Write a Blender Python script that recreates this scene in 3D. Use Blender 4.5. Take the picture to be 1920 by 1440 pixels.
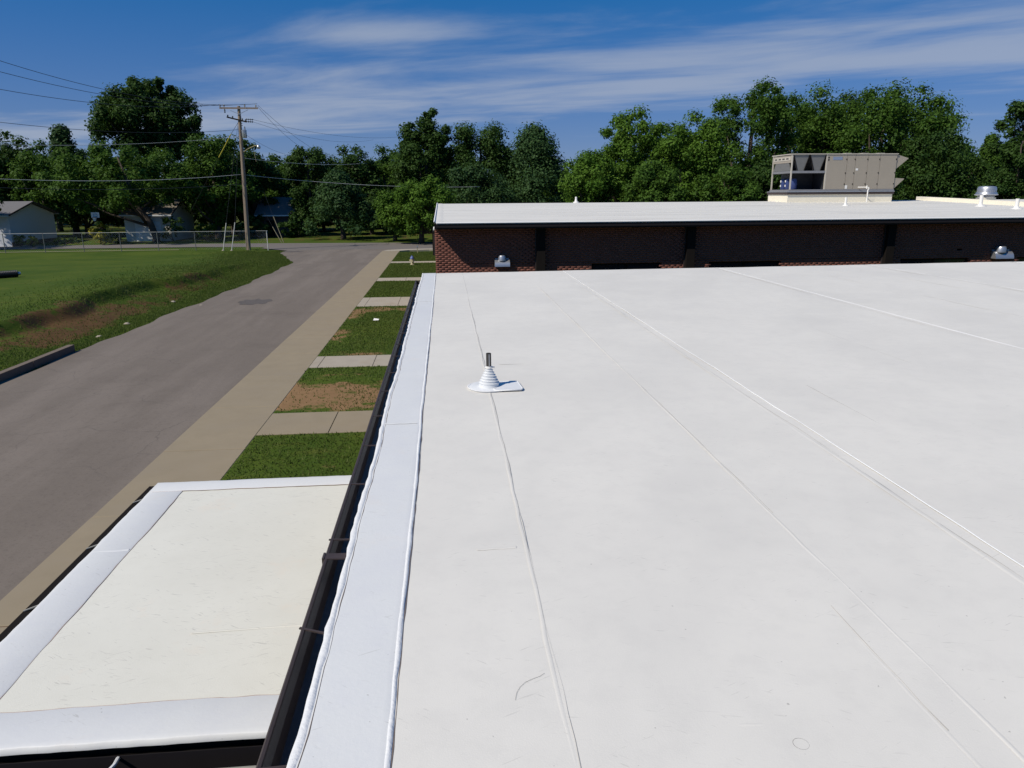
import bpy, math, random
import numpy as np
from mathutils import Matrix, Vector

# ------------------------------------------------------------------ camera, sky, sun, exposure
for o in list(bpy.data.objects): bpy.data.objects.remove(o)
SC = bpy.context.scene
COL = SC.collection
F = 1360.0                                     # focal length in pixels of the 1920 px wide photograph
CAM = np.array([0.0, 0.0, 5.0])
def _n(v): return v / np.linalg.norm(v)
_eY = _n(np.array([-128.0, 355.0, -F])); _h = np.array([1, .0067, 0.0])
_eX = _n(_h - _h.dot(_eY) * _eY); _eZ = np.cross(_eX, _eY)
MW = np.array([_eX, _eY, _eZ])                  # camera -> world (X across the street, Y along it, Z up)
cd = bpy.data.cameras.new('camera'); cam = bpy.data.objects.new('camera', cd); COL.objects.link(cam)
cd.sensor_width = 36; cd.lens = F / 1920 * 36; cd.clip_start = .05; cd.clip_end = 3000
cam.matrix_world = Matrix([list(MW[i]) + [CAM[i]] for i in range(3)] + [[0, 0, 0, 1]])
SC.camera = cam
def ray(x, y): return MW @ np.array([x - 960, -(y - 720), -F])
def P(x, y, z): r = ray(x, y); return CAM + r * ((z - CAM[2]) / r[2])      # pixel -> horizontal plane
def D(x, y, Y): r = ray(x, y); return CAM + r * (Y / r[1])                 # pixel -> plane across the street

LIGHT = np.array([.83, .44, -1.0])              # direction the sunlight travels
SUN_EL = math.atan2(1, math.hypot(.83, .44)); SUN_AZ = math.atan2(-.83, -.44)
sl = bpy.data.lights.new('sun', 'SUN'); sl.energy = 4.45; sl.angle = math.radians(.5); sl.color = (1, .92, .79)
so = bpy.data.objects.new('sun', sl); COL.objects.link(so); so.location = (-30, -20, 40)
so.rotation_euler = Vector(LIGHT).to_track_quat('-Z', 'Y').to_euler()

SC.render.engine = 'CYCLES'
SC.view_settings.view_transform = 'Standard'; SC.view_settings.look = 'None'
SC.view_settings.gamma = 1; SC.view_settings.exposure = 0.0; SC.view_settings.use_curve_mapping = False

W = bpy.data.worlds.new('World'); SC.world = W; W.use_nodes = True
nt = W.node_tree; nt.nodes.clear()
def nd(t, typ, **kw):
    n = t.nodes.new(typ)
    for k, v in kw.items():
        if k == 'ins':
            for a, b in v.items(): n.inputs[a].default_value = b
        else: setattr(n, k, v)
    return n
def mth(t, op, a, b=None, c=None, clamp=False):
    n = t.nodes.new('ShaderNodeMath'); n.operation = op; n.use_clamp = clamp
    for i, v in enumerate((a, b, c)):
        if v is None: continue
        if isinstance(v, (int, float)): n.inputs[i].default_value = v
        else: t.links.new(v, n.inputs[i])
    return n.outputs[0]
def mix(t, fac, a, b):
    n = t.nodes.new('ShaderNodeMix'); n.data_type = 'RGBA'
    for s, v in ((n.inputs[0], fac), (n.inputs[6], a), (n.inputs[7], b)):
        if isinstance(v, (int, float)): s.default_value = v
        elif isinstance(v, tuple): s.default_value = v if len(v) == 4 else v + (1,)
        else: t.links.new(v, s)
    return n.outputs[2]
def sstep(t, v, lo, hi):
    n = t.nodes.new('ShaderNodeMapRange'); n.interpolation_type = 'SMOOTHSTEP'
    t.links.new(v, n.inputs[0]); n.inputs[1].default_value = lo; n.inputs[2].default_value = hi
    return n.outputs[0]
def noise(t, vec, scale, detail=4, rough=.55, dist=0.0):
    n = nd(t, 'ShaderNodeTexNoise', ins={'Scale': scale, 'Detail': detail, 'Roughness': rough, 'Distortion': dist})
    if vec is not None: t.links.new(vec, n.inputs['Vector'])
    return n.outputs['Fac']
sky = nd(nt, 'ShaderNodeTexSky', sky_type='NISHITA', sun_disc=False, sun_elevation=SUN_EL, sun_rotation=SUN_AZ % (2 * math.pi),
         altitude=200, air_density=1.0, dust_density=.1, ozone_density=5.0)
tc = nd(nt, 'ShaderNodeTexCoord'); sep = nd(nt, 'ShaderNodeSeparateXYZ'); nt.links.new(tc.outputs['Generated'], sep.inputs[0])
zz = mth(nt, 'ADD', mth(nt, 'MAXIMUM', sep.outputs[2], 0.0), .012)
cx = mth(nt, 'DIVIDE', sep.outputs[0], zz); cy = mth(nt, 'DIVIDE', sep.outputs[1], zz)     # a flat cirrus layer seen from below
cu = mth(nt, 'SUBTRACT', mth(nt, 'MULTIPLY', cx, .84), mth(nt, 'MULTIPLY', cy, .54))
cv = mth(nt, 'ADD', mth(nt, 'MULTIPLY', cx, .54), mth(nt, 'MULTIPLY', cy, .84))
cmb = nd(nt, 'ShaderNodeCombineXYZ'); nt.links.new(mth(nt, 'MULTIPLY', cu, .52), cmb.inputs[0]); nt.links.new(cv, cmb.inputs[1])
n1 = noise(nt, cmb.outputs[0], .75, 8, .58, .35); n2 = noise(nt, cmb.outputs[0], .3, 3, .5)
def gauss(v, c, w):
    q = mth(nt, 'DIVIDE', mth(nt, 'SUBTRACT', v, c), w); return mth(nt, 'EXPONENT', mth(nt, 'MULTIPLY', mth(nt, 'MULTIPLY', q, q), -1))
band = gauss(cv, 6.4, 1.9)
puff = mth(nt, 'MULTIPLY', gauss(cv, 3.85, .36), gauss(cu, -2.85, .6))
dens = mth(nt, 'ADD', mth(nt, 'ADD', n1, mth(nt, 'MULTIPLY', n2, .35)), mth(nt, 'ADD', mth(nt, 'MULTIPLY', band, .40), mth(nt, 'MULTIPLY', puff, .34)))
cmask = mth(nt, 'MULTIPLY', sstep(nt, dens, .75, 1.16), .60)
hs = nd(nt, 'ShaderNodeHueSaturation', ins={'Saturation': 1.46, 'Value': 1.0}); nt.links.new(sky.outputs[0], hs.inputs['Color'])
gm = nd(nt, 'ShaderNodeGamma', ins={'Gamma': .55}); nt.links.new(hs.outputs[0], gm.inputs[0])
mu = nd(nt, 'ShaderNodeVectorMath', operation='MULTIPLY'); nt.links.new(gm.outputs[0], mu.inputs[0]); mu.inputs[1].default_value = (.61, .765, 1.275)
bg = nd(nt, 'ShaderNodeBackground', ins={'Strength': .125}); wo = nd(nt, 'ShaderNodeOutputWorld')
nt.links.new(mix(nt, cmask, mu.outputs[0], (3.4, 3.75, 4.4, 1)), bg.inputs[0]); nt.links.new(bg.outputs[0], wo.inputs[0])

# ------------------------------------------------------------------ helpers
random.seed(7)
ORG = {}                                        # world origin of every object that can be a parent
class MB:
    def __init__(s): s.v = []; s.f = []
    def add(s, vs, fs):
        b = len(s.v); s.v += [tuple(map(float, p)) for p in vs]; s.f += [tuple(b + i for i in f) for f in fs]; return s
    def box(s, x0, x1, y0, y1, z0, z1, bev=0):
        if bev <= 0:
            return s.add([(x, y, z) for x in (x0, x1) for y in (y0, y1) for z in (z0, z1)],
                         [(0, 1, 3, 2), (4, 6, 7, 5), (0, 4, 5, 1), (2, 3, 7, 6), (0, 2, 6, 4), (1, 5, 7, 3)])
        b = bev                                 # chamfered top edges
        r = lambda e, z: [(x0 + e, y0 + e, z), (x1 - e, y0 + e, z), (x1 - e, y1 - e, z), (x0 + e, y1 - e, z)]
        vs = r(0, z0) + r(0, z1 - b) + r(b, z1)
        fs = [(3, 2, 1, 0), (8, 9, 10, 11)]
        for k in (0, 4):
            for i in range(4): j = (i + 1) % 4; fs.append((k + i, k + j, k + 4 + j, k + 4 + i))
        return s.add(vs, fs)
    def beam(s, a, b, w, h, up=(0, 0, 1)):      # rectangular bar between two points
        a = Vector(a); b = Vector(b); d = (b - a).normalized(); u = Vector(up)
        sd = d.cross(u)
        if sd.length < 1e-4: sd = d.cross(Vector((1, 0, 0)))
        sd.normalize(); u = sd.cross(d); vs = []
        for p in (a, b):
            for i, j in ((-1, -1), (1, -1), (1, 1), (-1, 1)): vs.append(p + sd * i * w / 2 + u * j * h / 2)
        return s.add(vs, [(3, 2, 1, 0), (4, 5, 6, 7), (0, 1, 5, 4), (1, 2, 6, 5), (2, 3, 7, 6), (3, 0, 4, 7)])
    def tube(s, pts, rad, n=8, caps=True):
        pts = [Vector(p) for p in pts]; rs = rad if hasattr(rad, '__len__') else [rad] * len(pts); vs = []; fs = []
        ref = None
        for i, p in enumerate(pts):
            d = (pts[min(i + 1, len(pts) - 1)] - pts[max(i - 1, 0)]).normalized()
            if ref is None: ref = d.orthogonal().normalized()
            ref = (ref - d * ref.dot(d)); ref = ref.normalized() if ref.length > 1e-6 else d.orthogonal().normalized()
            o = d.cross(ref)
            for k in range(n):
                a = 2 * math.pi * k / n; vs.append(p + (ref * math.cos(a) + o * math.sin(a)) * rs[i])
        for i in range(len(pts) - 1):
            for k in range(n): m = (k + 1) % n; fs.append((i * n + k, i * n + m, (i + 1) * n + m, (i + 1) * n + k))
        if caps: fs += [tuple(range(n - 1, -1, -1)), tuple(range((len(pts) - 1) * n, len(pts) * n))]
        return s.add(vs, fs)
    def lathe(s, c, prof, n=24, caps=True):     # profile of (radius, height) round a vertical axis
        vs = [(c[0] + r * math.cos(2 * math.pi * k / n), c[1] + r * math.sin(2 * math.pi * k / n), c[2] + z) for r, z in prof for k in range(n)]
        fs = [(i * n + k, i * n + (k + 1) % n, (i + 1) * n + (k + 1) % n, (i + 1) * n + k) for i in range(len(prof) - 1) for k in range(n)]
        if caps: fs += [tuple(range(n - 1, -1, -1)), tuple(range((len(prof) - 1) * n, len(prof) * n))]
        return s.add(vs, fs)
    def prism(s, poly, d):                      # polygon (3D points) pushed along d
        n = len(poly); p2 = [tuple(np.array(p) + np.array(d)) for p in poly]
        return s.add(list(poly) + p2, [tuple(range(n - 1, -1, -1)), tuple(range(n, 2 * n))] + [(i, (i + 1) % n, n + (i + 1) % n, n + i) for i in range(n)])
    def ridge(s, pts, w, h, side=(1, 0, 0)):    # flat bead with a rounded back, lying along a path
        sd = Vector(side); b = []; fs = []; m = 5
        hh = h if hasattr(h, '__len__') else [h] * len(pts); ww = w if hasattr(w, '__len__') else [w] * len(pts)
        for p, hi, wi in zip(pts, hh, ww):
            for k, e in ((-.5, 0), (-.28, .75), (0, 1), (.28, .75), (.5, 0)): b.append(Vector(p) + sd * k * wi + Vector((0, 0, e * hi)))
        for i in range(len(pts) - 1):
            for k in range(m - 1): fs.append((i * m + k, i * m + k + 1, (i + 1) * m + k + 1, (i + 1) * m + k))
        return s.add(b, fs)
    def build(s, name, mat, parent=None, origin=None, smooth=False, fix=True):
        org = np.array(ORG[parent.name] if parent is not None else (origin if origin is not None else (0, 0, 0)), float)
        me = bpy.data.meshes.new(name); me.from_pydata([tuple(np.array(v) - org) for v in s.v], [], s.f)
        if fix:
            import bmesh
            bm = bmesh.new(); bm.from_mesh(me); bmesh.ops.recalc_face_normals(bm, faces=bm.faces); bm.to_mesh(me); bm.free()
        return link(name, me, mat, parent, org, smooth)
def link(name, me, mat, parent, org, smooth=False):
    me.materials.append(M[mat])
    if smooth:
        me.polygons.foreach_set('use_smooth', [True] * len(me.polygons))
        if smooth != 'all': me.set_sharp_from_angle(angle=math.radians(40))
    o = bpy.data.objects.new(name, me); COL.objects.link(o)
    if parent is not None: o.parent = parent
    else: o.location = org
    ORG[o.name] = tuple(org); return o
def raw(name, verts, quads, mat, parent=None, origin=(0, 0, 0), smooth=False, attrs=None):   # fast numpy path
    org = np.array(ORG[parent.name] if parent is not None else origin, float)
    v = np.asarray(verts, np.float32) - org.astype(np.float32); q = np.asarray(quads, np.int32); k = q.shape[1]
    me = bpy.data.meshes.new(name); me.vertices.add(len(v)); me.vertices.foreach_set('co', v.ravel())
    me.loops.add(q.size); me.loops.foreach_set('vertex_index', q.ravel()); me.polygons.add(len(q))
    me.polygons.foreach_set('loop_start', np.arange(0, q.size, k, dtype=np.int32))
    me.update(calc_edges=True)
    for nm, (dom, arr) in (attrs or {}).items():
        a = me.attributes.new(nm, 'FLOAT', dom); a.data.foreach_set('value', np.asarray(arr, np.float32))
    me.validate()
    return link(name, me, mat, parent, org, 'all' if smooth else False)
def tag(o, label=None, cat=None, group=None, kind=None):
    for k, v in (('label', label), ('category', cat), ('group', group), ('kind', kind)):
        if v: o[k] = v
    return o
def thing(name, loc, label, cat, group=None):
    o = bpy.data.objects.new(name, None); COL.objects.link(o); o.location = loc; o.empty_display_size = .2
    ORG[o.name] = tuple(map(float, loc)); return tag(o, label, cat, group)
def copy_tree(o, parent=None, loc=None, rz=0, sc=None):
    c = o.copy(); COL.objects.link(c); c.parent = parent
    if loc is not None: c.location = loc; c.rotation_euler[2] = rz; ORG[c.name] = tuple(loc)
    if sc is not None: c.scale = sc
    for ch in o.children: copy_tree(ch, c)
    return c

# ------------------------------------------------------------------ materials
M = {}
def mat(name, col, rough=.7, metal=0.0, var=.12, vscale=6.0, bump=.0, bscale=40.0, spec=.4, extra=None):
    m = bpy.data.materials.new(name); m.use_nodes = True; t = m.node_tree; b = t.nodes['Principled BSDF']
    b.inputs['Roughness'].default_value = rough; b.inputs['Metallic'].default_value = metal
    b.inputs['Specular IOR Level'].default_value = spec
    g = nd(t, 'ShaderNodeNewGeometry'); pos = g.outputs['Position']
    nz = noise(t, pos, vscale, 6, .6)
    c = mix(t, nz, tuple(x * (1 - var) for x in col), tuple(min(1, x * (1 + var)) for x in col))
    if extra: c = extra(t, pos, c, b)
    t.links.new(c, b.inputs['Base Color'])
    if bump:
        bp = nd(t, 'ShaderNodeBump', ins={'Strength': bump, 'Distance': .01}); t.links.new(noise(t, pos, bscale, 5, .65), bp.inputs['Height']); t.links.new(bp.outputs[0], b.inputs['Normal'])
    M[name] = m; return m
def stretch(t, pos, s):
    n = nd(t, 'ShaderNodeVectorMath', operation='MULTIPLY'); t.links.new(pos, n.inputs[0]); n.inputs[1].default_value = s; return n.outputs[0]
def rot(t, pos, a):
    n = nd(t, 'ShaderNodeVectorRotate', rotation_type='Z_AXIS', ins={'Angle': a}); t.links.new(pos, n.inputs['Vector']); return n.outputs[0]

def x_roof(dark, amt, stain, thr=.69, sa=.45):
    def f(t, pos, c, b):
        big = sstep(t, noise(t, pos, .7, 5, .6), .35, .75); c = mix(t, mth(t, 'MULTIPLY', big, amt), c, dark)
        for a, sc_ in ((.25, (11, 120, 1)), (1.15, (130, 9, 1)), (2.2, (110, 12, 1))):       # scuffs and small scratches
            s_ = sstep(t, noise(t, stretch(t, rot(t, pos, a), sc_), 1.0, 2, .5), thr, thr + .05)
            msk = sstep(t, noise(t, pos, 1.9 + a, 3, .6), .42, .66)
            c = mix(t, mth(t, 'MULTIPLY', mth(t, 'MULTIPLY', s_, msk), sa), c, (.40, .39, .36, 1))
        fine = sstep(t, noise(t, pos, 6.5, 7, .72), .42, .70); c = mix(t, mth(t, 'MULTIPLY', fine, .30), c, dark)
        walk = sstep(t, noise(t, stretch(t, rot(t, pos, .5), (.9, .35, 1)), 1.3, 4, .6), .52, .68); c = mix(t, mth(t, 'MULTIPLY', walk, .22), c, dark)
        sp = sstep(t, noise(t, pos, 60, 1, .4), .79, .83); c = mix(t, mth(t, 'MULTIPLY', sp, .5), c, (.25, .24, .22, 1))
        if stain:
            s2 = sstep(t, noise(t, pos, 2.6, 4, .7), .58, .72); c = mix(t, mth(t, 'MULTIPLY', s2, stain), c, (.74, .62, .50, 1))
        return c
    return f
mat('membrane', (.71, .69, .64), .62, var=.025, vscale=3, bump=.10, bscale=160, spec=.25, extra=x_roof((.60, .585, .55, 1), .55, 0))
mat('membrane_cream', (.71, .70, .63), .6, var=.03, vscale=3, bump=.12, bscale=120, spec=.25, extra=x_roof((.64, .63, .56, 1), .7, .2, .66, .6))
mat('flashing', (.685, .695, .69), .5, var=.02, vscale=4, bump=.10, bscale=50, spec=.3, extra=x_roof((.62, .63, .66, 1), .5, .10))
mat('caulk', (.72, .73, .74), .7, var=.08, vscale=30, bump=.5, bscale=45, spec=.2)
mat('joint_dirt_shade', (.16, .13, .115), .9, var=.4, vscale=25)
mat('line_gray', (.42, .405, .38), .9, var=.25, vscale=12)
mat('brown_line', (.42, .30, .24), .9, var=.4, vscale=18)
mat('old_membrane', (.68, .665, .62), .65, var=.06, vscale=1.5, spec=.25,
    extra=lambda t, p, c, b: mix(t, mth(t, 'MULTIPLY', sstep(t, noise(t, stretch(t, p, (.22, 2.6, 1)), 1, 5, .65), .45, .7), .6), c, (.50, .49, .46, 1)))
mat('cream_membrane_edge', (.80, .75, .62), .6, var=.06)
mat('gutter_brown', (.038, .030, .030), .45, var=.25, vscale=9, spec=.5, extra=lambda t, p, c, b: mix(t, mth(t, 'MULTIPLY', sstep(t, noise(t, p, 22, 5, .7), .52, .75), .5), c, (.085, .075, .068, 1)))
mat('gutter_rim', (.055, .042, .040), .5, var=.2, vscale=12, spec=.3)
mat('fascia_black', (.016, .014, .016), .6, var=.2, spec=.2)
mat('weathered_rim', (.26, .25, .22), .5, var=.25, vscale=14)
mat('dark_metal', (.014, .012, .011), .8, var=.2, spec=.05)
mat('black_plastic', (.012, .013, .015), .35, var=.2)
mat('galvanised', (.50, .52, .56), .38, .75, var=.12, vscale=8)
mat('fence_rail', (.36, .37, .36), .5, .2, var=.15)
mat('fence_post', (.16, .17, .16), .6, .3, var=.2)
mat('white_pvc', (.78, .77, .74), .4, var=.05)
mat('boot_white', (.69, .71, .73), .5, var=.04, vscale=12)
mat('pipe_steel', (.07, .065, .062), .45, .5, var=.3, vscale=30)
mat('rtu_beige', (.32, .285, .235), .5, var=.05, vscale=2, spec=.4)
mat('rtu_light', (.46, .43, .37), .5, var=.06)
mat('rtu_gray', (.17, .17, .165), .5, .2, var=.12)
mat('rtu_base', (.27, .27, .28), .45, .4, var=.12)
mat('rtu_dark', (.022, .024, .03), .6, var=.3)
mat('rtu_blue', (.03, .05, .16), .4, var=.2)
mat('sticker', (.72, .72, .70), .5, var=.05)
mat('sticker_blue', (.20, .25, .36), .5, var=.2, vscale=30)
mat('wood_pole', (.25, .195, .145), .85, var=.3, vscale=3, bump=.4, bscale=14)
mat('wood_arm', (.25, .20, .165), .85, var=.25, vscale=5)
mat('porcelain', (.10, .11, .12), .3, var=.2)
mat('wire', (.035, .037, .042), .6, var=.1)
mat('cable_pale', (.58, .59, .58), .6, var=.1)
mat('yellow', (.50, .44, .06), .5, var=.15)
mat('guard_white', (.62, .62, .58), .6, var=.12)
mat('guard_tan', (.34, .30, .19), .6, var=.2)
mat('concrete', (.268, .222, .152), .85, var=.14, vscale=2.2, bump=.2, bscale=70,
    extra=lambda t, p, c, b: mix(t, mth(t, 'MULTIPLY', sstep(t, noise(t, p, .55, 6, .7), .45, .72), .45), c, (.23, .195, .15, 1)))
mat('concrete_pale', (.36, .32, .26), .85, var=.14, vscale=2.5, bump=.2, bscale=70,
    extra=lambda t, p, c, b: mix(t, mth(t, 'MULTIPLY', sstep(t, noise(t, p, .9, 6, .7), .5, .75), .5), c, (.30, .24, .17, 1)))
mat('kerb_stone', (.155, .122, .095), .85, var=.25, vscale=3, bump=.4, bscale=30)
mat('mortar', (.15, .066, .050), .9, var=.15)
def x_brick(t, p, c, b):
    a = nd(t, 'ShaderNodeAttribute', attribute_name='tint'); return mix(t, a.outputs['Fac'], (.140, .052, .039, 1), (.182, .072, .052, 1))
mat('brick', (.2, .07, .05), .85, var=.1, bump=.3, bscale=60, extra=x_brick)
mat('brick_plain', (.17, .062, .046), .9, var=.2, vscale=8)
mat('glass_dark', (.015, .018, .022), .12, var=.1, spec=.6)
mat('siding_white', (.66, .69, .73), .7, var=.05)
mat('siding_cream', (.62, .60, .56), .7, var=.05)
mat('trim_white', (.72, .73, .74), .6, var=.05)
mat('shingle_gray', (.15, .145, .15), .9, var=.2, vscale=5, bump=.4, bscale=12)
mat('shingle_tan', (.21, .185, .15), .9, var=.2, vscale=5, bump=.4, bscale=12)
mat('house_dark', (.075, .055, .05), .85, var=.2)
mat('bark', (.075, .058, .045), .95, var=.35, vscale=4, bump=.6, bscale=16)
mat('hydrant_blue', (.10, .14, .34), .45, var=.15)
mat('hydrant_cream', (.52, .46, .30), .5, var=.15)
mat('litter', (.8, .8, .78), .6, var=.05)
mat('red_paint', (.30, .05, .04), .5)
def x_asphalt(t, p, c, b):
    c = mix(t, mth(t, 'MULTIPLY', sstep(t, noise(t, stretch(t, p, (1, .12, 1)), .8, 5, .6), .40, .66), .7), c, (.205, .175, .150, 1))
    c = mix(t, mth(t, 'MULTIPLY', sstep(t, noise(t, p, .35, 5, .65), .5, .72), .35), c, (.100, .083, .070, 1))
    c = mix(t, mth(t, 'MULTIPLY', sstep(t, noise(t, p, 16, 5, .75), .5, .68), .4), c, (.085, .072, .065, 1))
    gr = noise(t, p, 70, 3, .7); c = mix(t, mth(t, 'MULTIPLY', sstep(t, gr, .45, .75), .35), c, (.235, .203, .175, 1))
    vo = nd(t, 'ShaderNodeTexVoronoi', feature='DISTANCE_TO_EDGE', ins={'Scale': .42})
    wp = nd(t, 'ShaderNodeVectorMath', operation='ADD'); nn = nd(t, 'ShaderNodeTexNoise', ins={'Scale': .9, 'Detail': 6}); t.links.new(p, nn.inputs['Vector'])
    t.links.new(p, wp.inputs[0]); t.links.new(nn.outputs['Color'], wp.inputs[1]); t.links.new(wp.outputs[0], vo.inputs['Vector'])
    cr = mth(t, 'MULTIPLY', sstep(t, vo.outputs['Distance'], .008, .001), sstep(t, noise(t, p, .16, 2, .5), .5, .62))
    c = mix(t, mth(t, 'MULTIPLY', cr, .38), c, (.07, .063, .06, 1)); return c
mat('asphalt', (.160, .136, .115), .88, var=.1, vscale=3, bump=.35, bscale=120, spec=.25, extra=x_asphalt)
mat('asphalt_far', (.155, .14, .13), .88, var=.1, vscale=2, bump=.2, bscale=60, spec=.25)
mat('asphalt_patch', (.10, .088, .082), .9, var=.3, vscale=5, bump=.4, bscale=60)
def x_ground(t, p, c, b):
    g = mix(t, sstep(t, noise(t, p, .25, 5, .65), .35, .65), (.044, .078, .009, 1), (.070, .102, .013, 1))
    g = mix(t, mth(t, 'MULTIPLY', sstep(t, noise(t, p, 7, 5, .75), .42, .7), .55), g, (.035, .066, .012, 1))
    g = mix(t, mth(t, 'MULTIPLY', sstep(t, noise(t, stretch(t, p, (.4, 1, 1)), 2.2, 5, .7), .5, .75), .5), g, (.115, .112, .024, 1))
    a = nd(t, 'ShaderNodeAttribute', attribute_name='dirt_shade')
    dm = sstep(t, mth(t, 'ADD', a.outputs['Fac'], mth(t, 'ADD', mth(t, 'MULTIPLY', mth(t, 'SUBTRACT', noise(t, p, 2.6, 7, .75), .5), 1.5), mth(t, 'MULTIPLY', mth(t, 'SUBTRACT', noise(t, p, .75, 3, .6), .5), 1.7))), .40, .68)
    soil = mix(t, noise(t, p, 5, 6, .7), (.15, .085, .040, 1), (.30, .19, .10, 1))
    sx = nd(t, 'ShaderNodeSeparateXYZ'); t.links.new(p, sx.inputs[0])
    soil_shade = mth(t, 'MAXIMUM', sstep(t, sx.outputs[0], -7, -9), sstep(t, sx.outputs[1], 69, 71))      # painted slope and tree shade off the lawn, pale clay on it
    soil = mix(t, soil_shade, soil, mix(t, noise(t, p, 4, 6, .7), (.045, .028, .013, 1), (.15, .084, .038, 1)))
    return mix(t, dm, g, soil)
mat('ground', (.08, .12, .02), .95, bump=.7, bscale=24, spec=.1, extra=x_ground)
def leafmat(name, c1, c2, trans=.3):
    m = bpy.data.materials.new(name); m.use_nodes = True; t = m.node_tree; t.nodes.clear()
    a = nd(t, 'ShaderNodeAttribute', attribute_name='tint'); c = mix(t, a.outputs['Fac'], c1, c2)
    d = nd(t, 'ShaderNodeBsdfPrincipled', ins={'Roughness': .6, 'Specular IOR Level': .12}); tr = nd(t, 'ShaderNodeBsdfTranslucent')
    t.links.new(c, d.inputs['Base Color']); t.links.new(mix(t, .4, c, (.13, .24, .03, 1)), tr.inputs[0])
    mx = nd(t, 'ShaderNodeMixShader', ins={0: trans}); t.links.new(d.outputs[0], mx.inputs[1]); t.links.new(tr.outputs[0], mx.inputs[2])
    o = nd(t, 'ShaderNodeOutputMaterial'); t.links.new(mx.outputs[0], o.inputs[0]); M[name] = m
leafmat('leaf_bright', (0.0437, 0.1029, 0.0105), (0.1176, 0.2152, 0.0273))
leafmat('leaf_mid', (0.0302, 0.0735, 0.0105), (0.0798, 0.1522, 0.0210))
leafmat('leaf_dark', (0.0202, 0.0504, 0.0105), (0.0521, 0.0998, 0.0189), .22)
leafmat('leaf_blue', (0.0235, 0.0588, 0.0210), (0.0588, 0.1134, 0.0347), .22)
leafmat('leaf_gold', (.16, .17, .02), (.42, .36, .05), .25)
leafmat('grass_blade', (.062, .096, .018), (.142, .172, .046), .4)

# ------------------------------------------------------------------ ground, road, pavements
def ss(x, a, b):
    q = np.clip((np.asarray(x, float) - a) / (b - a), 0, 1); return q * q * (3 - 2 * q)
rg = np.random.default_rng(3)
_ph = rg.uniform(0, 6.28, (6, 3)); _fr = rg.uniform(.25, 2.2, (6, 2))
def wob(x, y):
    return sum(np.sin(_fr[i, 0] * x + _fr[i, 1] * y + _ph[i, 0]) for i in range(6)) / 6
def road_left(y):                                # the road's ragged left edge, flaring at the junction
    return -12.25 - .22 * (1 - ss(y, 24.6, 26.0)) + ss(y, 28, 46) * .55 - ss(y, 56, 70) * 3.2 + .10 * np.sin(y * .9) + .05 * np.sin(y * 2.3)
def H(x, y):
    x = np.asarray(x, float); y = np.asarray(y, float)
    u = road_left(y) - x
    hf = .80 * (1 - ss(y, 44, 68)) * (.93 + .07 * np.sin(y * .21))
    w = 1.7 + 1.0 * (1 - ss(y, 34, 46)) + .2 * np.sin(y * .55) + .12 * np.sin(y * 1.3 + 1)
    st = .85 + .3 * np.sin(y * .37)
    top = st + w + .14 * np.sin(y * 2.1) * np.sin(y * .8)
    bank = -.12 * ss(u, .3, 1.0) + (hf + .12) * (.42 * ss(u, st, top - .1) + .58 * ss(u, top - .35, top + .45))
    lip = .028 * wob(x * 2.2, y * 2.2) * ss(u, .3, 1.2) * (1 - ss(u, 3.5, 6))
    near = (1 - ss(y, 24.6, 25.8))               # behind the kerb the bank starts at the kerb top
    bank = bank * (1 - near) + near * (-.05 + .19 * ss(u, .2, .3) + (hf - .14) * (.55 * ss(u, .5, 3.2) + .45 * ss(u, 3.1, 3.6)))
    fieldz = np.where(u > 0, bank + lip - .012, -.06)
    fieldz = fieldz + np.where(u > 4, .05 * wob(x * .3, y * .3), 0)
    lawn = ss(x, -4.25, -4.12) * .155 * (1 - ss(y, 66.2, 67.4)) - .06
    z = np.where(x < -8, fieldz, lawn)
    cross = ss(y, 68.6, 70.5)
    return z * (1 - cross) + cross * np.where(x < -18, np.where(y < 77.2, .02 * np.ones_like(x), -.06), -.06) + .12 * ss(y, 84.5, 87)
def dirt_shade(x, y):
    u = road_left(y) - x
    d = (.58 + .12 * np.sin(y * .42 + 1.2)) * ss(u, .9, 1.9) * (1 - ss(u, 3.0, 4.6)) * (1 - .45 * ss(y, 36, 46) - .55 * ss(y, 54, 66))
    d = d + .16 * ss(u, .6, 1.8) * (1 - ss(u, 3.6, 6.5)) * (1 - ss(y, 29, 40))
    d = d + .45 * np.exp(-(((x + 18.8) / 1.6) ** 2 + ((y - 73) / 1.0) ** 2))
    d = d + .40 * ss(y, 84.6, 86.2)  # soil cover added to darken the ground like tree shade
    la = np.where((x > -4.3) & (y < 68), 1.0, 0)
    d = d + la * (.80 * ss(y, 16.3, 16.9) * (1 - ss(y, 18.4, 21.4)) * (1.15 - .45 * ss(x, -3.7, -1.6)) + .62 * np.exp(-((y - 32.2) / .8) ** 2) + .80 * np.exp(-(((x + 3.85) / .42) ** 2 + ((y - 26.2) / 1.5) ** 2))
                  + .85 * np.exp(-(((x + 3.9) / .25) ** 2 + ((y - 30.5) / 1.6) ** 2)) + .5 * np.exp(-((y - 23.0) / .35) ** 2) + .35 * np.exp(-((y - 45.3) / .4) ** 2))
    return np.clip(d, 0, 1.1)
def axis(*segs):
    a = np.concatenate([np.arange(s, e, st) for s, e, st in segs] + [[segs[-1][1]]]); return a
gx = axis((-900, -120, 130), (-120, -40, 8), (-40, -20, .8), (-20, -11.4, .12), (-11.4, -11, .2), (-11, -4.4, 1.1), (-4.4, -4.0, .06), (-4.0, 0, .3), (0, 60, 10), (60, 900, 140))
gy = axis((-300, 0, 60), (0, 18, 1), (18, 66, .28), (66, 72, .4), (72, 100, 2), (100, 200, 25), (200, 1500, 260))
X, Y = np.meshgrid(gx, gy); nx, ny = len(gx), len(gy)
idx = np.arange(nx * ny).reshape(ny, nx)
q = np.stack([idx[:-1, :-1], idx[:-1, 1:], idx[1:, 1:], idx[1:, :-1]], -1).reshape(-1, 4)
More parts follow.
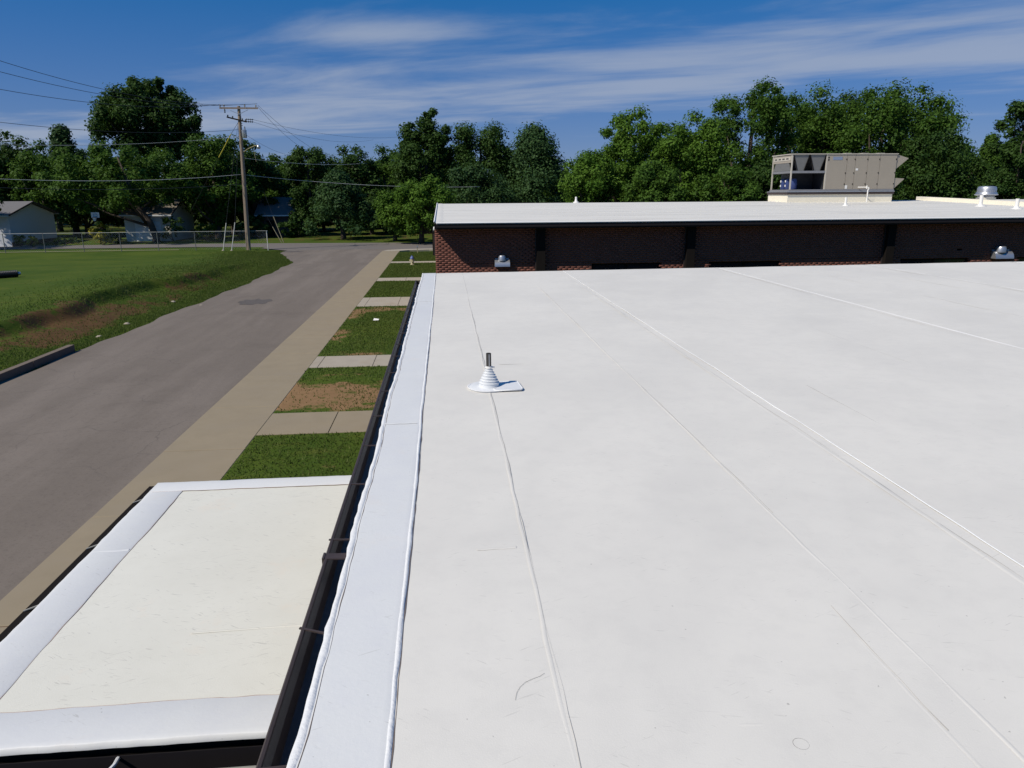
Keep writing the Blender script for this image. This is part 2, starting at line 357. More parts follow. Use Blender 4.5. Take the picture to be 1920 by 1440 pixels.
gr = raw('ground', np.stack([X, Y, H(X, Y)], -1).reshape(-1, 3), q, 'ground', smooth=True, attrs={'dirt_shade': ('POINT', dirt_shade(X, Y).ravel())})
tag(gr, 'mown green field and lawns with bare reddish soil along the bank', 'ground', kind='structure')

ys = np.arange(-6, 71.5, .5); m = MB(); n = len(ys)
mids = np.linspace(0, 1, 5)
vs = [(road_left(y) * (1 - k) + (-5.66 + ss(y, 66, 71) * 2.5) * k, y, .035 * math.sin(k * math.pi)) for y in ys for k in mids]
m.add(vs, [(i * 5 + k, i * 5 + k + 1, (i + 1) * 5 + k + 1, (i + 1) * 5 + k) for i in range(n - 1) for k in range(4)])
tag(m.build('street', 'asphalt', smooth='all'), 'worn brownish grey asphalt street running past the roofs', 'road', kind='structure')
m = MB(); xs = np.linspace(-140, 90, 47)
nr = lambda x: 77.6 - (8.4 * ss(x, -22, -12)) + .5 * ss(x, 0, 90); fr = lambda x: 83.1 - 2.5 * ss(x, -30, 0)
m.add([p for x in xs for p in ((x, nr(x), .006), (x, fr(x), .006))], [(2 * i, 2 * i + 2, 2 * i + 3, 2 * i + 1) for i in range(len(xs) - 1)])
tag(m.build('cross_street', 'asphalt_far'), 'grey asphalt cross street in front of the wooded houses', 'road', kind='structure')
def blob(cx_, cy_, rx, ry, z, n=26, jag=.25, seed=1):
    r = random.Random(seed); m_ = MB(); pts = []
    for k in range(n):
        a = 2 * math.pi * k / n; e = 1 + r.uniform(-jag, jag); pts.append((cx_ + rx * e * math.cos(a), cy_ + ry * e * math.sin(a), z))
    return m_.add(pts + [(cx_, cy_, z)], [(k, (k + 1) % n, n) for k in range(n)])
c = P(480, 567, 0)
t = tag(blob(c[0], c[1], .78, .95, .039, seed=3).build('road_patch', 'asphalt_patch'), 'dark ragged asphalt patch alone in the middle of the street', 'road patch', kind='structure')
c = P(672, 469, 0)
tag(blob(c[0], c[1], 1.7, .9, .012, seed=5, jag=.4).build('road_patch', 'asphalt_patch'), 'dark cracked patch where the street meets the cross street', 'road patch', kind='structure')
c = P(552, 472, 0)
tag(blob(c[0], c[1], 1.2, .8, .016, seed=8, jag=.3).build('road_patch', 'asphalt_patch'), 'dark damp patch at the grass corner of the junction', 'road patch', kind='structure')

sw = tag(MB().box(-5.70, -4.13, 2, 67.5, -.3, .075).build('sidewalk', 'mortar', origin=(-4.9, 35, 0)), 'long tan concrete sidewalk between street and lawn', 'sidewalk', kind='structure')
y = 2.0; k = 0
while y < 67:
    L = 3.05 if y < 60 else 2.4
    e = random.uniform(-.004, .004)
    MB().box(-5.715, -4.12, y + .011, min(y + L, 67.6) - .011, .02, .095 + e, .012).build('slab', 'concrete', sw); y += L
m = MB(); px0 = [(-5.715, 67.62), (-4.12, 67.62), (-3.3, 68.3), (-1.5, 68.7), (25, 69.0), (25, 70.3), (-2.0, 70.0), (-4.0, 69.6), (-5.3, 68.8)]
m.prism([(a, b, -.2) for a, b in px0], (0, 0, .29)).build('slab', 'concrete_pale', sw)
def walkway(y0, y1, x1, joints, mt, label):
    base = tag(MB().box(-4.10, x1, y0, y1, -.3, .09).build('walkway', 'mortar', origin=(-3, y0, 0)), label, 'path', kind='structure')
    xs_ = [-4.11] + joints + [x1 + .01]
    for a, b in zip(xs_[:-1], xs_[1:]): MB().box(a + .006, b - .006, y0 - .01, y1 + .01, .0, .112 + random.uniform(-.003, .004), .006).build('slab', mt, base)
walkway(55.0, 56.2, .0, [-2.4], 'concrete_pale', 'narrow pale concrete walkway running behind the fire hydrant')
walkway(43.4, 45.0, .0, [-2.4], 'concrete_pale', 'pale concrete walkway between two plain green lawn strips')
walkway(33.3, 36.2, .0, [-3.75, -2.25], 'concrete_pale', 'wide pale walkway with bare soil along its edge')
walkway(21.2, 22.7, .0, [-3.85, -2.25], 'concrete_pale', 'pale jointed concrete walkway beside the reddish bare soil patch')
walkway(15.0, 16.55, .0, [-2.6], 'concrete', 'brown stained concrete walkway close to the cream canopy')
# kerb on the far side of the street
kb = thing('kerb', (-12.4, 22, 0), 'weathered concrete kerb stub holding the bank beside the street', 'kerb')
kp = [(-12.58, 25.1), (-12.60, 22.6), (-12.63, 20.4), (-12.65, 17.6), (-12.66, 14.5)]
for a, b in zip(kp[:-1], kp[1:]): MB().beam((a[0], a[1] - .012, .05), (b[0], b[1] + .012, .05), .20, .34).build('kerb_block', 'kerb_stone', kb)
for px, py, lb in ((495, 545, 'pale stone in the ditch opposite the dark road patch'), (385, 572, 'pale stone midway along the ditch below the bare scarp'), (247, 604, 'pale stone on the verge grass some metres past the kerb end'), (332, 563, 'pale stone sitting higher on the bank than the others'), (196, 627, 'pale stone closest to the end of the kerb')):
    c = P(px, py, .0); c = (c[0] - .2, c[1], float(H(c[0] - .2, c[1])))
    m = MB(); r = random.Random(px)
    m.lathe(c, [(.10 * r.uniform(.8, 1.3), -.02), (.13, .03), (.06, .08)], 7); tag(m.build('stone', 'concrete_pale', origin=c), lb, 'stone', 'stones in the ditch')
c = P(705, 602, .1); tag(MB().add([(c[0] - .12, c[1], .13), (c[0] + .1, c[1] - .05, .14), (c[0] + .12, c[1] + .1, .17), (c[0] - .08, c[1] + .12, .20)], [(0, 1, 2, 3)]).build('litter', 'litter', origin=(c[0], c[1], .1)), 'scrap of white paper on the green lawn strip', 'litter')

# grass blades: lawn strip, verge and bank, near part of the field
def blades(n, xf, yf, hgt, seed):
    r = np.random.default_rng(seed); y_ = yf(r, n); x_ = xf(r, n, y_)
    keep = r.random(len(x_)) > np.clip(dirt_shade(x_, y_) * 1.05, 0, .9); x_ = x_[keep]; y_ = y_[keep]; n = len(x_)
    z_ = H(x_, y_) - .005; a = r.uniform(0, 6.28, n); w = r.uniform(.006, .015, n) * (1 + y_ / 50); h_ = hgt * r.uniform(.45, 1.25, n)
    dx, dy = np.cos(a) * w, np.sin(a) * w; lx, ly = r.normal(0, .45, n) * h_, r.normal(0, .45, n) * h_
    v = np.stack([np.stack([x_ - dx, y_ - dy, z_], -1), np.stack([x_ + dx, y_ + dy, z_], -1), np.stack([x_ + lx, y_ + ly, z_ + h_], -1)], 1)
    return v.reshape(-1, 3), np.arange(3 * n).reshape(-1, 3), np.clip(r.normal(.45, .25, n), 0, 1)
def pads_free(r, n):
    y_ = r.uniform(9, 66, int(n * 1.4)) ** 1.0
    for a, b in ((15.0, 16.5), (21.2, 22.7), (33.3, 36.2), (43.4, 45.0), (55.0, 56.2)): y_ = y_[(y_ < a - .03) | (y_ > b + .03)]
    return y_[:n]
v, q, tn = blades(90000, lambda r, n, y_: -4.10 + 4.0 * r.random(len(y_)), pads_free, .055, 5)
tag(raw('lawn_grass', v, q, 'grass_blade', attrs={'tint': ('FACE', tn)}), 'short green grass of the lawn strips beside the sidewalk', 'grass', kind='stuff')
v, q, tn = blades(120000, lambda r, n, y_: road_left(y_) - .05 - np.abs(r.normal(0, 2.6, n)), lambda r, n: 15 + 56 * r.random(n) ** 1.2, .075, 6)
tag(raw('bank_grass', v, q, 'grass_blade', attrs={'tint': ('FACE', tn)}), 'uneven green grass on the verge and bank left of the street', 'grass', kind='stuff')

# ------------------------------------------------------------------ near building
RZ = 3.35
def rz(x): return RZ + .0042 * max(x, -.5)
B1 = thing('flat_roofed_building', (0, 8, 0), 'low brick building with a wide white membrane roof and brown gutter', 'building')
YF, YN = 15.92, -3.0
MB().box(.05, 24, YN, YF - .35, -.2, RZ - .14).build('wall', 'brick_plain', B1)
MB().box(-.47, 24.4, YN - .3, YF - .02, RZ - .135, RZ - .012).build('roof_deck', 'dark_metal', B1)
rf = tag(MB().box(-.485, 24.4, YN - .3, YF - .01, RZ - .011, RZ - .008).build('roof_base', 'membrane', B1))
bounds = [(-.50, 2.66, 0), (2.55, 6.07, .003), (5.96, 9.66, 0), (9.56, 13.1, .003), (13.0, 16.7, 0), (16.6, 20.2, .003), (20.1, 24.4, 0)]
for a, b, dz in bounds:
    xs_ = np.linspace(a, b, 14); ys_ = np.concatenate([np.arange(YN - .3, YF, .3), [YF]])
    XX, YY = np.meshgrid(xs_, ys_)
    ZZ = RZ + .0042 * XX + dz + .0022 * np.sin(XX * 1.7 + YY * .6) * np.sin(YY * 1.1 + XX) + .0012 * np.sin(XX * 6.1 + 2 * np.sin(YY * 2.1))
    nn = len(xs_); id_ = np.arange(XX.size).reshape(XX.shape)
    qq = np.stack([id_[:-1, :-1], id_[:-1, 1:], id_[1:, 1:], id_[1:, :-1]], -1).reshape(-1, 4)
    raw('membrane_sheet', np.stack([XX, YY, ZZ], -1).reshape(-1, 3), qq, 'membrane', B1, smooth=True)
    # drip edge turned over the far eave
    MB().box(a + .02, b - .12, YF + .001, YF + .012, rz(a) - .06, rz(a) - .001).build('sheet_edge', 'membrane', B1)
def seam(x, y0, y1, w, h, mt='membrane', step=.12, jit=.004, dz=.001, name='seam', sd=11, hv=.4):
    r = random.Random(sd); pts = []; hs_ = []; ws_ = []; yy = y0; j = 0; e = 1
    while yy < y1:
        j = j * .75 + r.uniform(-jit, jit); e = e * .7 + .3 * r.uniform(1 - hv, 1 + hv)
        pts.append((x + j, yy, rz(x) + dz)); hs_.append(h * e); ws_.append(max(w * .12, w * (.8 + .4 * e * .5) if hv < 1.5 else w * (e - .35))); yy += step
    return MB().ridge(pts, ws_, hs_).build(name, mt, B1, smooth='all', fix=False)
for i, x in enumerate((2.555, 9.57, 16.6)):
    seam(x, YN, YF, .010, .0045, 'caulk', sd=20 + i, dz=.0035); seam(x - .10, YN, YF, .03, .0012, sd=30 + i, dz=.002)
for i, x in enumerate((6.07, 13.1)):
    seam(x, YN, YF, .010, .0045, 'caulk', sd=40 + i, dz=.0035); seam(x - .09, YN, YF, .03, .0012, sd=50 + i, dz=.005)
for i, (x, y0, y1, w, h) in enumerate(((.345, .5, 15.8, .016, .0008), (1.675, 1, 15.7, .018, .0015), (1.52, 1.5, 3.3, .016, .0006), (3.1, 2.5, 9, .016, .001), (4.5, 3, 15, .02, .0015), (5.15, 6, 14, .02, .001), (7.6, 6, 14, .02, .001), (8.8, 7, 15, .02, .001), (11.3, 9, 15, .02, .001))):
    seam(x, y0, y1, w, h, sd=60 + i, name='insulation_ridge', hv=1.0, dz=.0015)
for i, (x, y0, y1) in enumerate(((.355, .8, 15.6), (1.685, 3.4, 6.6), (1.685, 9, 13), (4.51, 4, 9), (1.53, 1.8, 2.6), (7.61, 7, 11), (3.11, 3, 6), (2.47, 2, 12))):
    seam(x, y0, y1, .0038, .0005, 'line_gray', sd=80 + i, name='ridge_line', hv=1.6, dz=.0035)  # thin grey lines along the right side of the ridges
for i, (pa, pb) in enumerate((((935, 683), (1130, 679)), ((932, 856), (1010, 850)), ((895, 1030), (968, 1026)), ((1500, 1000), (1720, 986)), ((1330, 1362), (1720, 1345)), ((1530, 712), (1690, 706)))):
    a = P(*pa, RZ + .002); b = P(*pb, RZ + .002); pts = [tuple(a + (b - a) * k / 12 + np.array([0, random.uniform(-.003, .003), 0])) for k in range(13)]
    MB().ridge(pts, .022, [.0014 * random.uniform(.4, 1.4) for _ in pts], side=(0, 1, 0)).build('insulation_ridge', 'membrane', B1, smooth='all', fix=False)
# pressure-plate ring print and a loose thread
c = P(1502, 1395, RZ + .003); MB().tube([(c[0] + .024 * math.cos(a), c[1] + .024 * math.sin(a), c[2] + .0005) for a in np.linspace(0, 6.1, 26)], .00055, 5).build('fastener_ring', 'pipe_steel', B1)
tp = [P(x, y_, RZ + .004) for x, y_ in ((966, 1312), (969, 1298), (975, 1288), (985, 1279), (998, 1273), (1012, 1268), (1021, 1262))]
tag(MB().tube([tuple(p) for p in tp], .00042, 5).build('loose_thread', 'pipe_steel', origin=tp[3]), 'thin curled dark thread lying on the white roof beside a ridge', 'thread')
# white stripped-in edge flashing, beads of caulk on both sides
r = random.Random(5); n = 230; ys_ = np.linspace(YN - .3, YF + .006, n); m = MB(); L = []; R = []; jl = jr = 0
for yy in ys_:
    jl = jl * .82 + r.uniform(-.0045, .0045); jr = jr * .85 + r.uniform(-.0022, .0022); L.append(jl); R.append(jr)
vs = []
for yy, a, b in zip(ys_, L, R):
    w2 = .0015 * math.sin(yy * 3.3) + .001 * math.sin(yy * 9.1)
    vs += [(-.512 + a * .6, yy, rz(-.5) - .055), (-.508 + a, yy, rz(-.5) + .002), (-.49 + a, yy, rz(-.5) + .006), (-.465, yy, rz(-.5) + .0062), (-.36, yy, rz(-.5) + .006 + w2), (-.25, yy, rz(-.5) + .006 + w2 * .5), (-.225 + b, yy, rz(-.5) + .006), (-.215 + b, yy, rz(-.5) + .003)]
m.add(vs, [(i * 8 + k, i * 8 + k + 1, (i + 1) * 8 + k + 1, (i + 1) * 8 + k) for i in range(n - 1) for k in range(7)])
fl = m.build('edge_flashing', 'flashing', B1, smooth='all', fix=False)
MB().ridge([(-.222 + b, yy, rz(-.5) + .004) for yy, b in zip(ys_, R)], [.020 * r.uniform(.8, 1.3) for _ in ys_], [.0055 * r.uniform(.7, 1.4) for _ in ys_]).build('caulk_bead', 'caulk', fl, smooth='all', fix=False)
MB().ridge([(-.497 + a, yy, rz(-.5) + .004) for yy, a in zip(ys_, L)], [.030 * r.uniform(.8, 1.3) for _ in ys_], [.0065 * r.uniform(.7, 1.4) for _ in ys_]).build('caulk_bead', 'caulk', fl, smooth='all', fix=False)
MB().ridge([(-.2085 + b, yy, rz(-.5) + .0026) for yy, b in zip(ys_, R)], [.0045 * r.uniform(.2, 1.5) for _ in ys_], .0012).build('joint_line', 'joint_dirt_shade', fl, fix=False)  # dark crevice fill that also paints the bead's cast shadow
MB().ridge([(-.478 + a, yy, rz(-.5) + .0064) for yy, a in zip(ys_, L)], [.004 * r.uniform(.2, 1.4) for _ in ys_], .0012).build('joint_line', 'joint_dirt_shade', fl, fix=False)
for yy in (11.6, 5.2): MB().ridge([(-.49 + k * .03, yy + .003 * math.sin(k * 2), rz(-.5) + .008) for k in range(9)], .018, .0035, side=(0, 1, 0)).build('caulk_bead', 'flashing', fl, smooth='all', fix=False)
# gutter
gz = RZ - .10
prof = [(-.500, RZ - .03), (-.500, gz - .03), (-.585, gz - .03), (-.600, gz + .005), (-.622, gz + .025), (-.622, gz + .055), (-.606, gz + .058), (-.606, gz + .052), (-.617, gz + .050), (-.617, gz + .028), (-.596, gz + .008), (-.582, gz - .026), (-.504, gz - .026), (-.504, RZ - .03)]
gut = MB().prism([(x, YN, z) for x, z in prof], (0, 15.0 - YN, 0)).build('gutter', 'gutter_brown', B1)
MB().tube([(-.614, YN, gz + .058), (-.614, 15.0, gz + .058)], .0095, 6).build('rim', 'gutter_rim', gut)
MB().beam((-.56, 15.004, gz + .0), (-.56, 15.012, gz + .0), .125, .09).build('end_cap', 'gutter_rim', gut)
for k, yy in enumerate((13.6, 12.7, 11.9, 11.2, 10.5, 9.8, 9.1, 8.4, 7.75, 7.0, 6.3, 5.55, 4.85, 4.15, 3.42, 2.62, 1.9)):
    out = .012 if k in (14, 15) else 0; sk = .03 if k == 15 else random.uniform(-.015, .015)
    MB().beam((-.505, yy - sk, RZ - .035), (-.618 - out, yy + sk, gz + .062), .010, .006).build('strap', 'gutter_rim', gut)
MB().beam((-.503, 3.245, RZ - .04), (-.624, 3.245, gz + .064), .055, .006).beam((-.627, 3.245, gz + .07), (-.627, 3.245, gz - .0), .06, .010, up=(1, 0, 0)).build('splice', 'gutter_rim', gut)

# ------------------------------------------------------------------ canopy below the gutter
CZ = 2.6
CP = thing('entrance_canopy', (-1.5, 4.5, 0), 'flat cream canopy roof with white taped borders below the brown gutter', 'canopy')
cx0, cx1, cy0, cy1 = -2.53, .02, 2.93, 6.10
MB().box(cx0 + .02, cx1, cy0 + .02, cy1 - .02, CZ - .16, CZ - .012).build('deck', 'dark_metal', CP)
xs_ = np.linspace(cx0, cx1, 22); ys_ = np.linspace(cy0, cy1, 26); XX, YY = np.meshgrid(xs_, ys_)
ZZ = CZ + .002 * np.sin(XX * 4 + YY * 2) * np.sin(YY * 3.1); id_ = np.arange(XX.size).reshape(XX.shape)
qq = np.stack([id_[:-1, :-1], id_[:-1, 1:], id_[1:, 1:], id_[1:, :-1]], -1).reshape(-1, 4)
raw('membrane_sheet', np.stack([XX, YY, ZZ], -1).reshape(-1, 3), qq, 'membrane_cream', CP, smooth=True)
def tape(axis_, a0, a1, b0, b1, name, z, seed):      # strip of edge tape; b1 is the inner, slightly ragged edge
    r_ = random.Random(seed); n_ = 46; vs_ = []; j = 0; o = 0; ed_ = []; wd_ = []
    sg = 1 if b1 > b0 else -1
    for k in range(n_):
        s = a0 + (a1 - a0) * k / (n_ - 1); j = j * .8 + r_.uniform(-.004, .004); o = o * .6 + r_.uniform(-.004, .004)
        pr = [(b0 - sg * .006 + o * .5, z - .028), (b0 - sg * .004 + o, z + .002), (b0 + sg * .006 + o, z + .006), (b0 + sg * .03, z + .006), (b1 - sg * .008 + j, z + .006), (b1 + j, z + .0025)]
        ed_.append((b1 + j + sg * .001, s, z + .002) if axis_ == 'y' else (s, b1 + j + sg * .001, z + .002)); wd_.append(.005 * r_.uniform(.1, 1.5))
        vs_ += [(p_, s, q_) if axis_ == 'y' else (s, p_, q_) for p_, q_ in pr]
    tp_ = MB().add(vs_, [(i * 6 + k, i * 6 + k + 1, (i + 1) * 6 + k + 1, (i + 1) * 6 + k) for i in range(n_ - 1) for k in range(5)]).build(name, 'flashing', CP, smooth='all', fix=False)
    MB().ridge(ed_, wd_, .0012, side=(1, 0, 0) if axis_ == 'y' else (0, 1, 0)).build('joint_line', 'brown_line', tp_, fix=False); return tp_  # thin brown line along the inner tape edge
tape('y', cy0, cy1, cx0, cx0 + .27, 'edge_tape', CZ, 1)
tape('x', cx0, cx1, cy1, cy1 - .20, 'edge_tape', CZ + .0035, 2)
tape('x', cx0, cx1, cy0, cy0 + .255, 'edge_tape', CZ + .003, 3)
MB().ridge([(cx0 + .02 + k * .03, 4.85 + .004 * math.sin(k), CZ + .006) for k in range(9)], .03, .002, side=(0, 1, 0)).build('tape_lap', 'flashing', CP, smooth='all', fix=False)
MB().ridge([(-1.5 + k * .06, 3.78 + .01 * k / 6, CZ + .001) for k in range(15)], .018, .0025, side=(0, 1, 0)).build('insulation_ridge', 'membrane_cream', CP, smooth='all', fix=False)
MB().beam((cx0 - .045, cy0, CZ - .075), (cx0 - .045, cy1 + .01, CZ - .075), .07, .10).build('fascia', 'dark_metal', CP)
for yy in (5.75, 4.95, 4.15): MB().beam((cx0 - .075, yy, CZ - .02), (cx0 - .003, yy + .03, CZ - .005), .012, .006).build('clip', 'weathered_rim', CP)
MB().beam((cx0, cy1 - .01, CZ - .085), (cx1, cy1 - .01, CZ - .085), .012, .13).build('fascia', 'dark_metal', CP)
g0 = cy0 - .012
pr = [(g0, CZ - .06), (g0, CZ - .19), (g0 - .095, CZ - .19), (g0 - .11, CZ - .12), (g0 - .13, CZ - .10), (g0 - .13, CZ - .075), (g0 - .124, CZ - .075), (g0 - .124, CZ - .097), (g0 - .104, CZ - .117), (g0 - .091, CZ - .186), (g0 - .004, CZ - .186), (g0 - .004, CZ - .06)]
g2 = MB().prism([(cx0, y_, z_) for y_, z_ in pr], (cx1 - cx0, 0, 0)).build('gutter', 'fascia_black', CP)
MB().tube([(cx0, g0 - .122, CZ - .07), (cx1, g0 - .122, CZ - .07)], .008, 6).build('rim', 'weathered_rim', g2)
for x in (-1.55, -2.2): MB().tube([(x, g0 - .002, CZ - .07), (x + .01, g0 - .06, CZ - .055), (x - .01, g0 - .128, CZ - .055), (x - .005, g0 - .14, CZ - .09)], .009, 6).build('strap', 'trim_white', g2)
for x, yy in ((-2.35, 3.2), (-2.35, 5.85)): MB().box(x - .04, x + .04, yy - .04, yy + .04, 0, CZ - .16).build('post', 'dark_metal', CP)

# ------------------------------------------------------------------ pipe vent with boot on the near roof
c = P(917, 726, RZ + .003); V = thing('pipe_vent', c, 'dark steel pipe in a white stepped rubber boot on the near roof', 'roof vent')
z0 = c[2]
MB().lathe(c, [(.185, .000), (.185, .004), (.178, .009), (.10, .011), (.09, .012)], 36).build('flange', 'boot_white', V, smooth=True)
MB().lathe(c, [(.178, .006), (.19, .007), (.192, .012), (.182, .014), (.176, .009)], 36, caps=False).build('caulk_bead', 'caulk', V, smooth='all')
m = MB(); prof = [(.092, .012), (.088, .03)]; rr = .088; hh = .03
for k in range(6):
    rr2 = rr - .0105; prof += [(rr, hh + .014), (rr + .003, hh + .018), (rr2, hh + .021)]; rr = rr2; hh += .022
prof += [(.026, hh + .008), (.024, hh + .03)]
m.lathe(c, prof, 32).build('boot', 'boot_white', V, smooth=True)
MB().lathe((c[0], c[1], c[2] + hh + .010), [(.028, 0), (.033, .002), (.033, .016), (.027, .018)], 24).build('clamp', 'white_pvc', V, smooth=True)
MB().beam((c[0] + .03, c[1] - .005, z0 + hh + .02), (c[0] + .05, c[1] - .012, z0 + hh + .02), .012, .012).build('clamp_screw', 'galvanised', V)
MB().lathe((c[0], c[1], c[2] + hh), [(.0225, 0), (.0225, .145), (.019, .145), (.019, .06)], 20).build('pipe', 'pipe_steel', V, smooth=True)
MB().beam((c[0] + .003, c[1] - .0245, z0 + hh + .035), (c[0] + .003, c[1] - .0245, z0 + hh + .14), .006, .006, up=(0, 1, 0)).build('pipe_seam', 'galvanised', V)
pa = [(c[0] + .05, c[1] - .175), (c[0] + .27, c[1] - .165), (c[0] + .285, c[1] - .13), (c[0] + .265, c[1] + .115), (c[0] + .245, c[1] + .13), (c[0] + .07, c[1] + .125), (c[0] + .10, c[1] + .0), (c[0] + .035, c[1] - .11)]
MB().prism([(x, y_, z0 + .010) for x, y_ in pa], (0, 0, .006)).build('patch', 'boot_white', V)
MB().tube([(x, y_, z0 + .013) for x, y_ in pa + pa[:1]], .0065, 6).build('caulk_bead', 'caulk', V, smooth='all')

# ------------------------------------------------------------------ far brick building
EZ, EY, SL, RY = 4.11, 24.0, .0345, 37.0
def FRZ(y): return EZ + SL * (y - EY) if y < RY else EZ + SL * (RY - EY) - .02 * (y - RY)
def PR(x, y):
    r = ray(x, y); t = (EZ - SL * EY - CAM[2]) / (r[2] - SL * r[1]); return CAM + r * t
B2 = thing('brick_building', (12, 40, 0), 'long brick building with shallow white roof and dark fascia behind the near roof', 'building')
WY, WX0, WX1 = EY + .52, -.33, 31.0
win = [(4.95, 7.35), (9.05, 11.6), (16.0, 18.6), (20.4, 23.0), (24.6, 27.2)]
WT = 2.72                                          # window head height
m = MB(); edges = [WX0] + [e for w in win for e in w] + [WX1]
m.box(WX0 + .02, WX1, WY + .0015, WY + .35, WT, EZ - .15).box(WX0 + .02, WX1, WY + .0015, WY + .35, -.2, 1.0)
for a, b in zip(edges[0::2], edges[1::2]): m.box(a + .02, b - .02, WY + .0015, WY + .35, .95, WT + .05)
m.box(WX0 + .02, WX0 + .3, WY + .3, 61, -.2, EZ - .1).box(WX1 - .3, WX1, WY + .3, 61, -.2, EZ - .1).box(WX0 + .3, WX1 - .3, 60.7, 61, -.2, 3.9)
wall2 = m.build('wall', 'mortar', B2)
BV = []; BQ = []; BT = []; rb = np.random.default_rng(9)
course, bl = .0677, .203; ci = 0; z = EZ - .20
while z > 1.1:
    x = WX0 - (bl / 2 if ci % 2 else 0)
    while x < WX1:
        a, b = max(x, WX0), min(x + bl - .008, WX1); xm = (a + b) / 2
        if b - a > .04 and not (z < WT and any(w0 - .02 < xm < w1 + .02 for w0, w1 in win)):
            y0 = WY + rb.uniform(-.001, .0015); z1, z2 = z - course + .008, z; k = len(BV)
            BV += [(a, y0, z1), (b, y0, z1), (b, y0, z2), (a, y0, z2), (a, WY + .11, z1), (b, WY + .11, z1), (b, WY + .11, z2), (a, WY + .11, z2)]
            BQ += [(k, k + 1, k + 2, k + 3), (k + 3, k + 2, k + 6, k + 7), (k, k + 4, k + 5, k + 1), (k, k + 3, k + 7, k + 4), (k + 1, k + 5, k + 6, k + 2)]
            BT += [float(np.clip(rb.normal(.5, .25), 0, 1))] * 5
        x += bl
    z -= course; ci += 1
tag(raw('brickwork', BV, BQ, 'brick', B2, attrs={'tint': ('FACE', BT)}), kind='stuff')
BV = []; BQ = []; BT = []; z = EZ - .20; ci = 0                  # street side courses near the corner
while z > 1.1:
    y = WY + .006 + (bl / 2 if ci % 2 else 0)
    while y < 34:
        k = len(BV); z1, z2 = z - course + .01, z; x0 = WX0 - .004
        BV += [(x0, y, z1), (x0, y + bl - .01, z1), (x0, y + bl - .01, z2), (x0, y, z2), (x0 + .1, y, z1), (x0 + .1, y + bl - .01, z1), (x0 + .1, y + bl - .01, z2), (x0 + .1, y, z2)]
        BQ += [(k + 3, k + 2, k + 1, k), (k + 2, k + 3, k + 7, k + 6), (k, k + 1, k + 5, k + 4), (k, k + 4, k + 7, k + 3), (k + 1, k + 2, k + 6, k + 5)]
        BT += [float(np.clip(rb.normal(.5, .25), 0, 1))] * 5; y += bl
    z -= course; ci += 1
tag(raw('brickwork', BV, BQ, 'brick', B2, attrs={'tint': ('FACE', BT)}), kind='stuff')
for a, b in win:
    w = MB().box(a, b, WY + .13, WY + .19, WT - .07, WT - .002).box(a, b, WY + .13, WY + .19, 1.0, 1.07).box(a, a + .06, WY + .13, WY + .19, 1.07, WT - .07).box(b - .06, b, WY + .13, WY + .19, 1.07, WT - .07).box((a + b) / 2 - .03, (a + b) / 2 + .03, WY + .13, WY + .19, 1.07, WT - .07).build('window', 'dark_metal', B2)
    for x0, x1 in ((a + .06, (a + b) / 2 - .03), ((a + b) / 2 + .03, b - .06)): MB().box(x0 + .001, x1 - .001, WY + .155, WY + .165, 1.07, WT - .07).build('pane', 'glass_dark', w)
for px in (1014, 1296, 1671):                                    # dark steel piers carrying the overhang
    x = D(px, 430, WY - .14)[0]
    p_ = MB().box(x - .14, x + .14, WY - .24, WY - .004, 0, EZ - .17).build('pier', 'dark_metal', B2)
    MB().box(x - .175, x - .143, WY - .07, WY - .012, .3, EZ - .2).build('flange', 'gutter_brown', p_)
MB().box(WX0 + .02, WX1 + .3, EY + .03, WY + .34, EZ - .165, EZ - .145).build('soffit', 'dark_metal', B2)
fa = MB().box(WX0 + .04, WX1 + .3, EY + .0, EY + .028, EZ - .19, EZ - .015).build('fascia', 'fascia_black', B2)
MB().box(WX0 + .05, WX1 + .3, EY - .075, EY - .003, EZ - .14, EZ - .05).build('gutter', 'fascia_black', fa)
MB().box(WX0 - .005, WX0 + .03, EY + .03, 61, FRZ(EY) - .19, FRZ(EY) - .03).build('fascia', 'fascia_black', B2)
r = random.Random(4); yy = EY - .09; k = 0
while yy < RY:                                                   # roofing rolls run along the eave, each lapping the one below
    y1 = min(yy + 1.02, RY); e = .004 * (k % 2)
    MB().add([(WX0 + .06, yy, FRZ(yy) + e + .006), (WX1 + .3, yy, FRZ(yy) + e + .006), (WX1 + .3, y1 + .03, FRZ(y1 - .001) + e + .006), (WX0 + .06, y1 + .03, FRZ(y1 - .001) + e + .006),
              (WX0 + .06, yy, FRZ(yy) + e - .02), (WX1 + .3, yy, FRZ(yy) + e - .02)], [(0, 1, 2, 3), (4, 5, 1, 0)]).build('membrane_roll', 'old_membrane', B2, fix=False)
    yy = y1; k += 1
MB().add([(WX0 + .06, RY, FRZ(RY - .001)), (WX1 + .3, RY, FRZ(RY - .001)), (WX1 + .3, 61.2, FRZ(61.2)), (WX0 + .06, 61.2, FRZ(61.2))], [(0, 1, 2, 3)]).build('back_roof', 'old_membrane', B2, fix=False)
pts = [(WX0 + .14, y_, FRZ(min(y_, RY - .001)) + .008) for y_ in np.linspace(EY - .07, RY, 40)]
MB().ridge(pts, .30, .012).build('rake_flashing', 'old_membrane', B2, smooth='all', fix=False)
MB().ridge([(p[0] - .14, p[1], p[2] + .01) for p in pts], .06, .045).build('rake_edge', 'caulk', B2, smooth='all', fix=False)
seamp = [(x, EY - .085, FRZ(EY) + .005) for x in np.linspace(WX0 + .06, WX1, 60)]
MB().ridge(seamp, .05, .02, side=(0, 1, 0)).build('eave_edge', 'caulk', B2, smooth='all', fix=False)
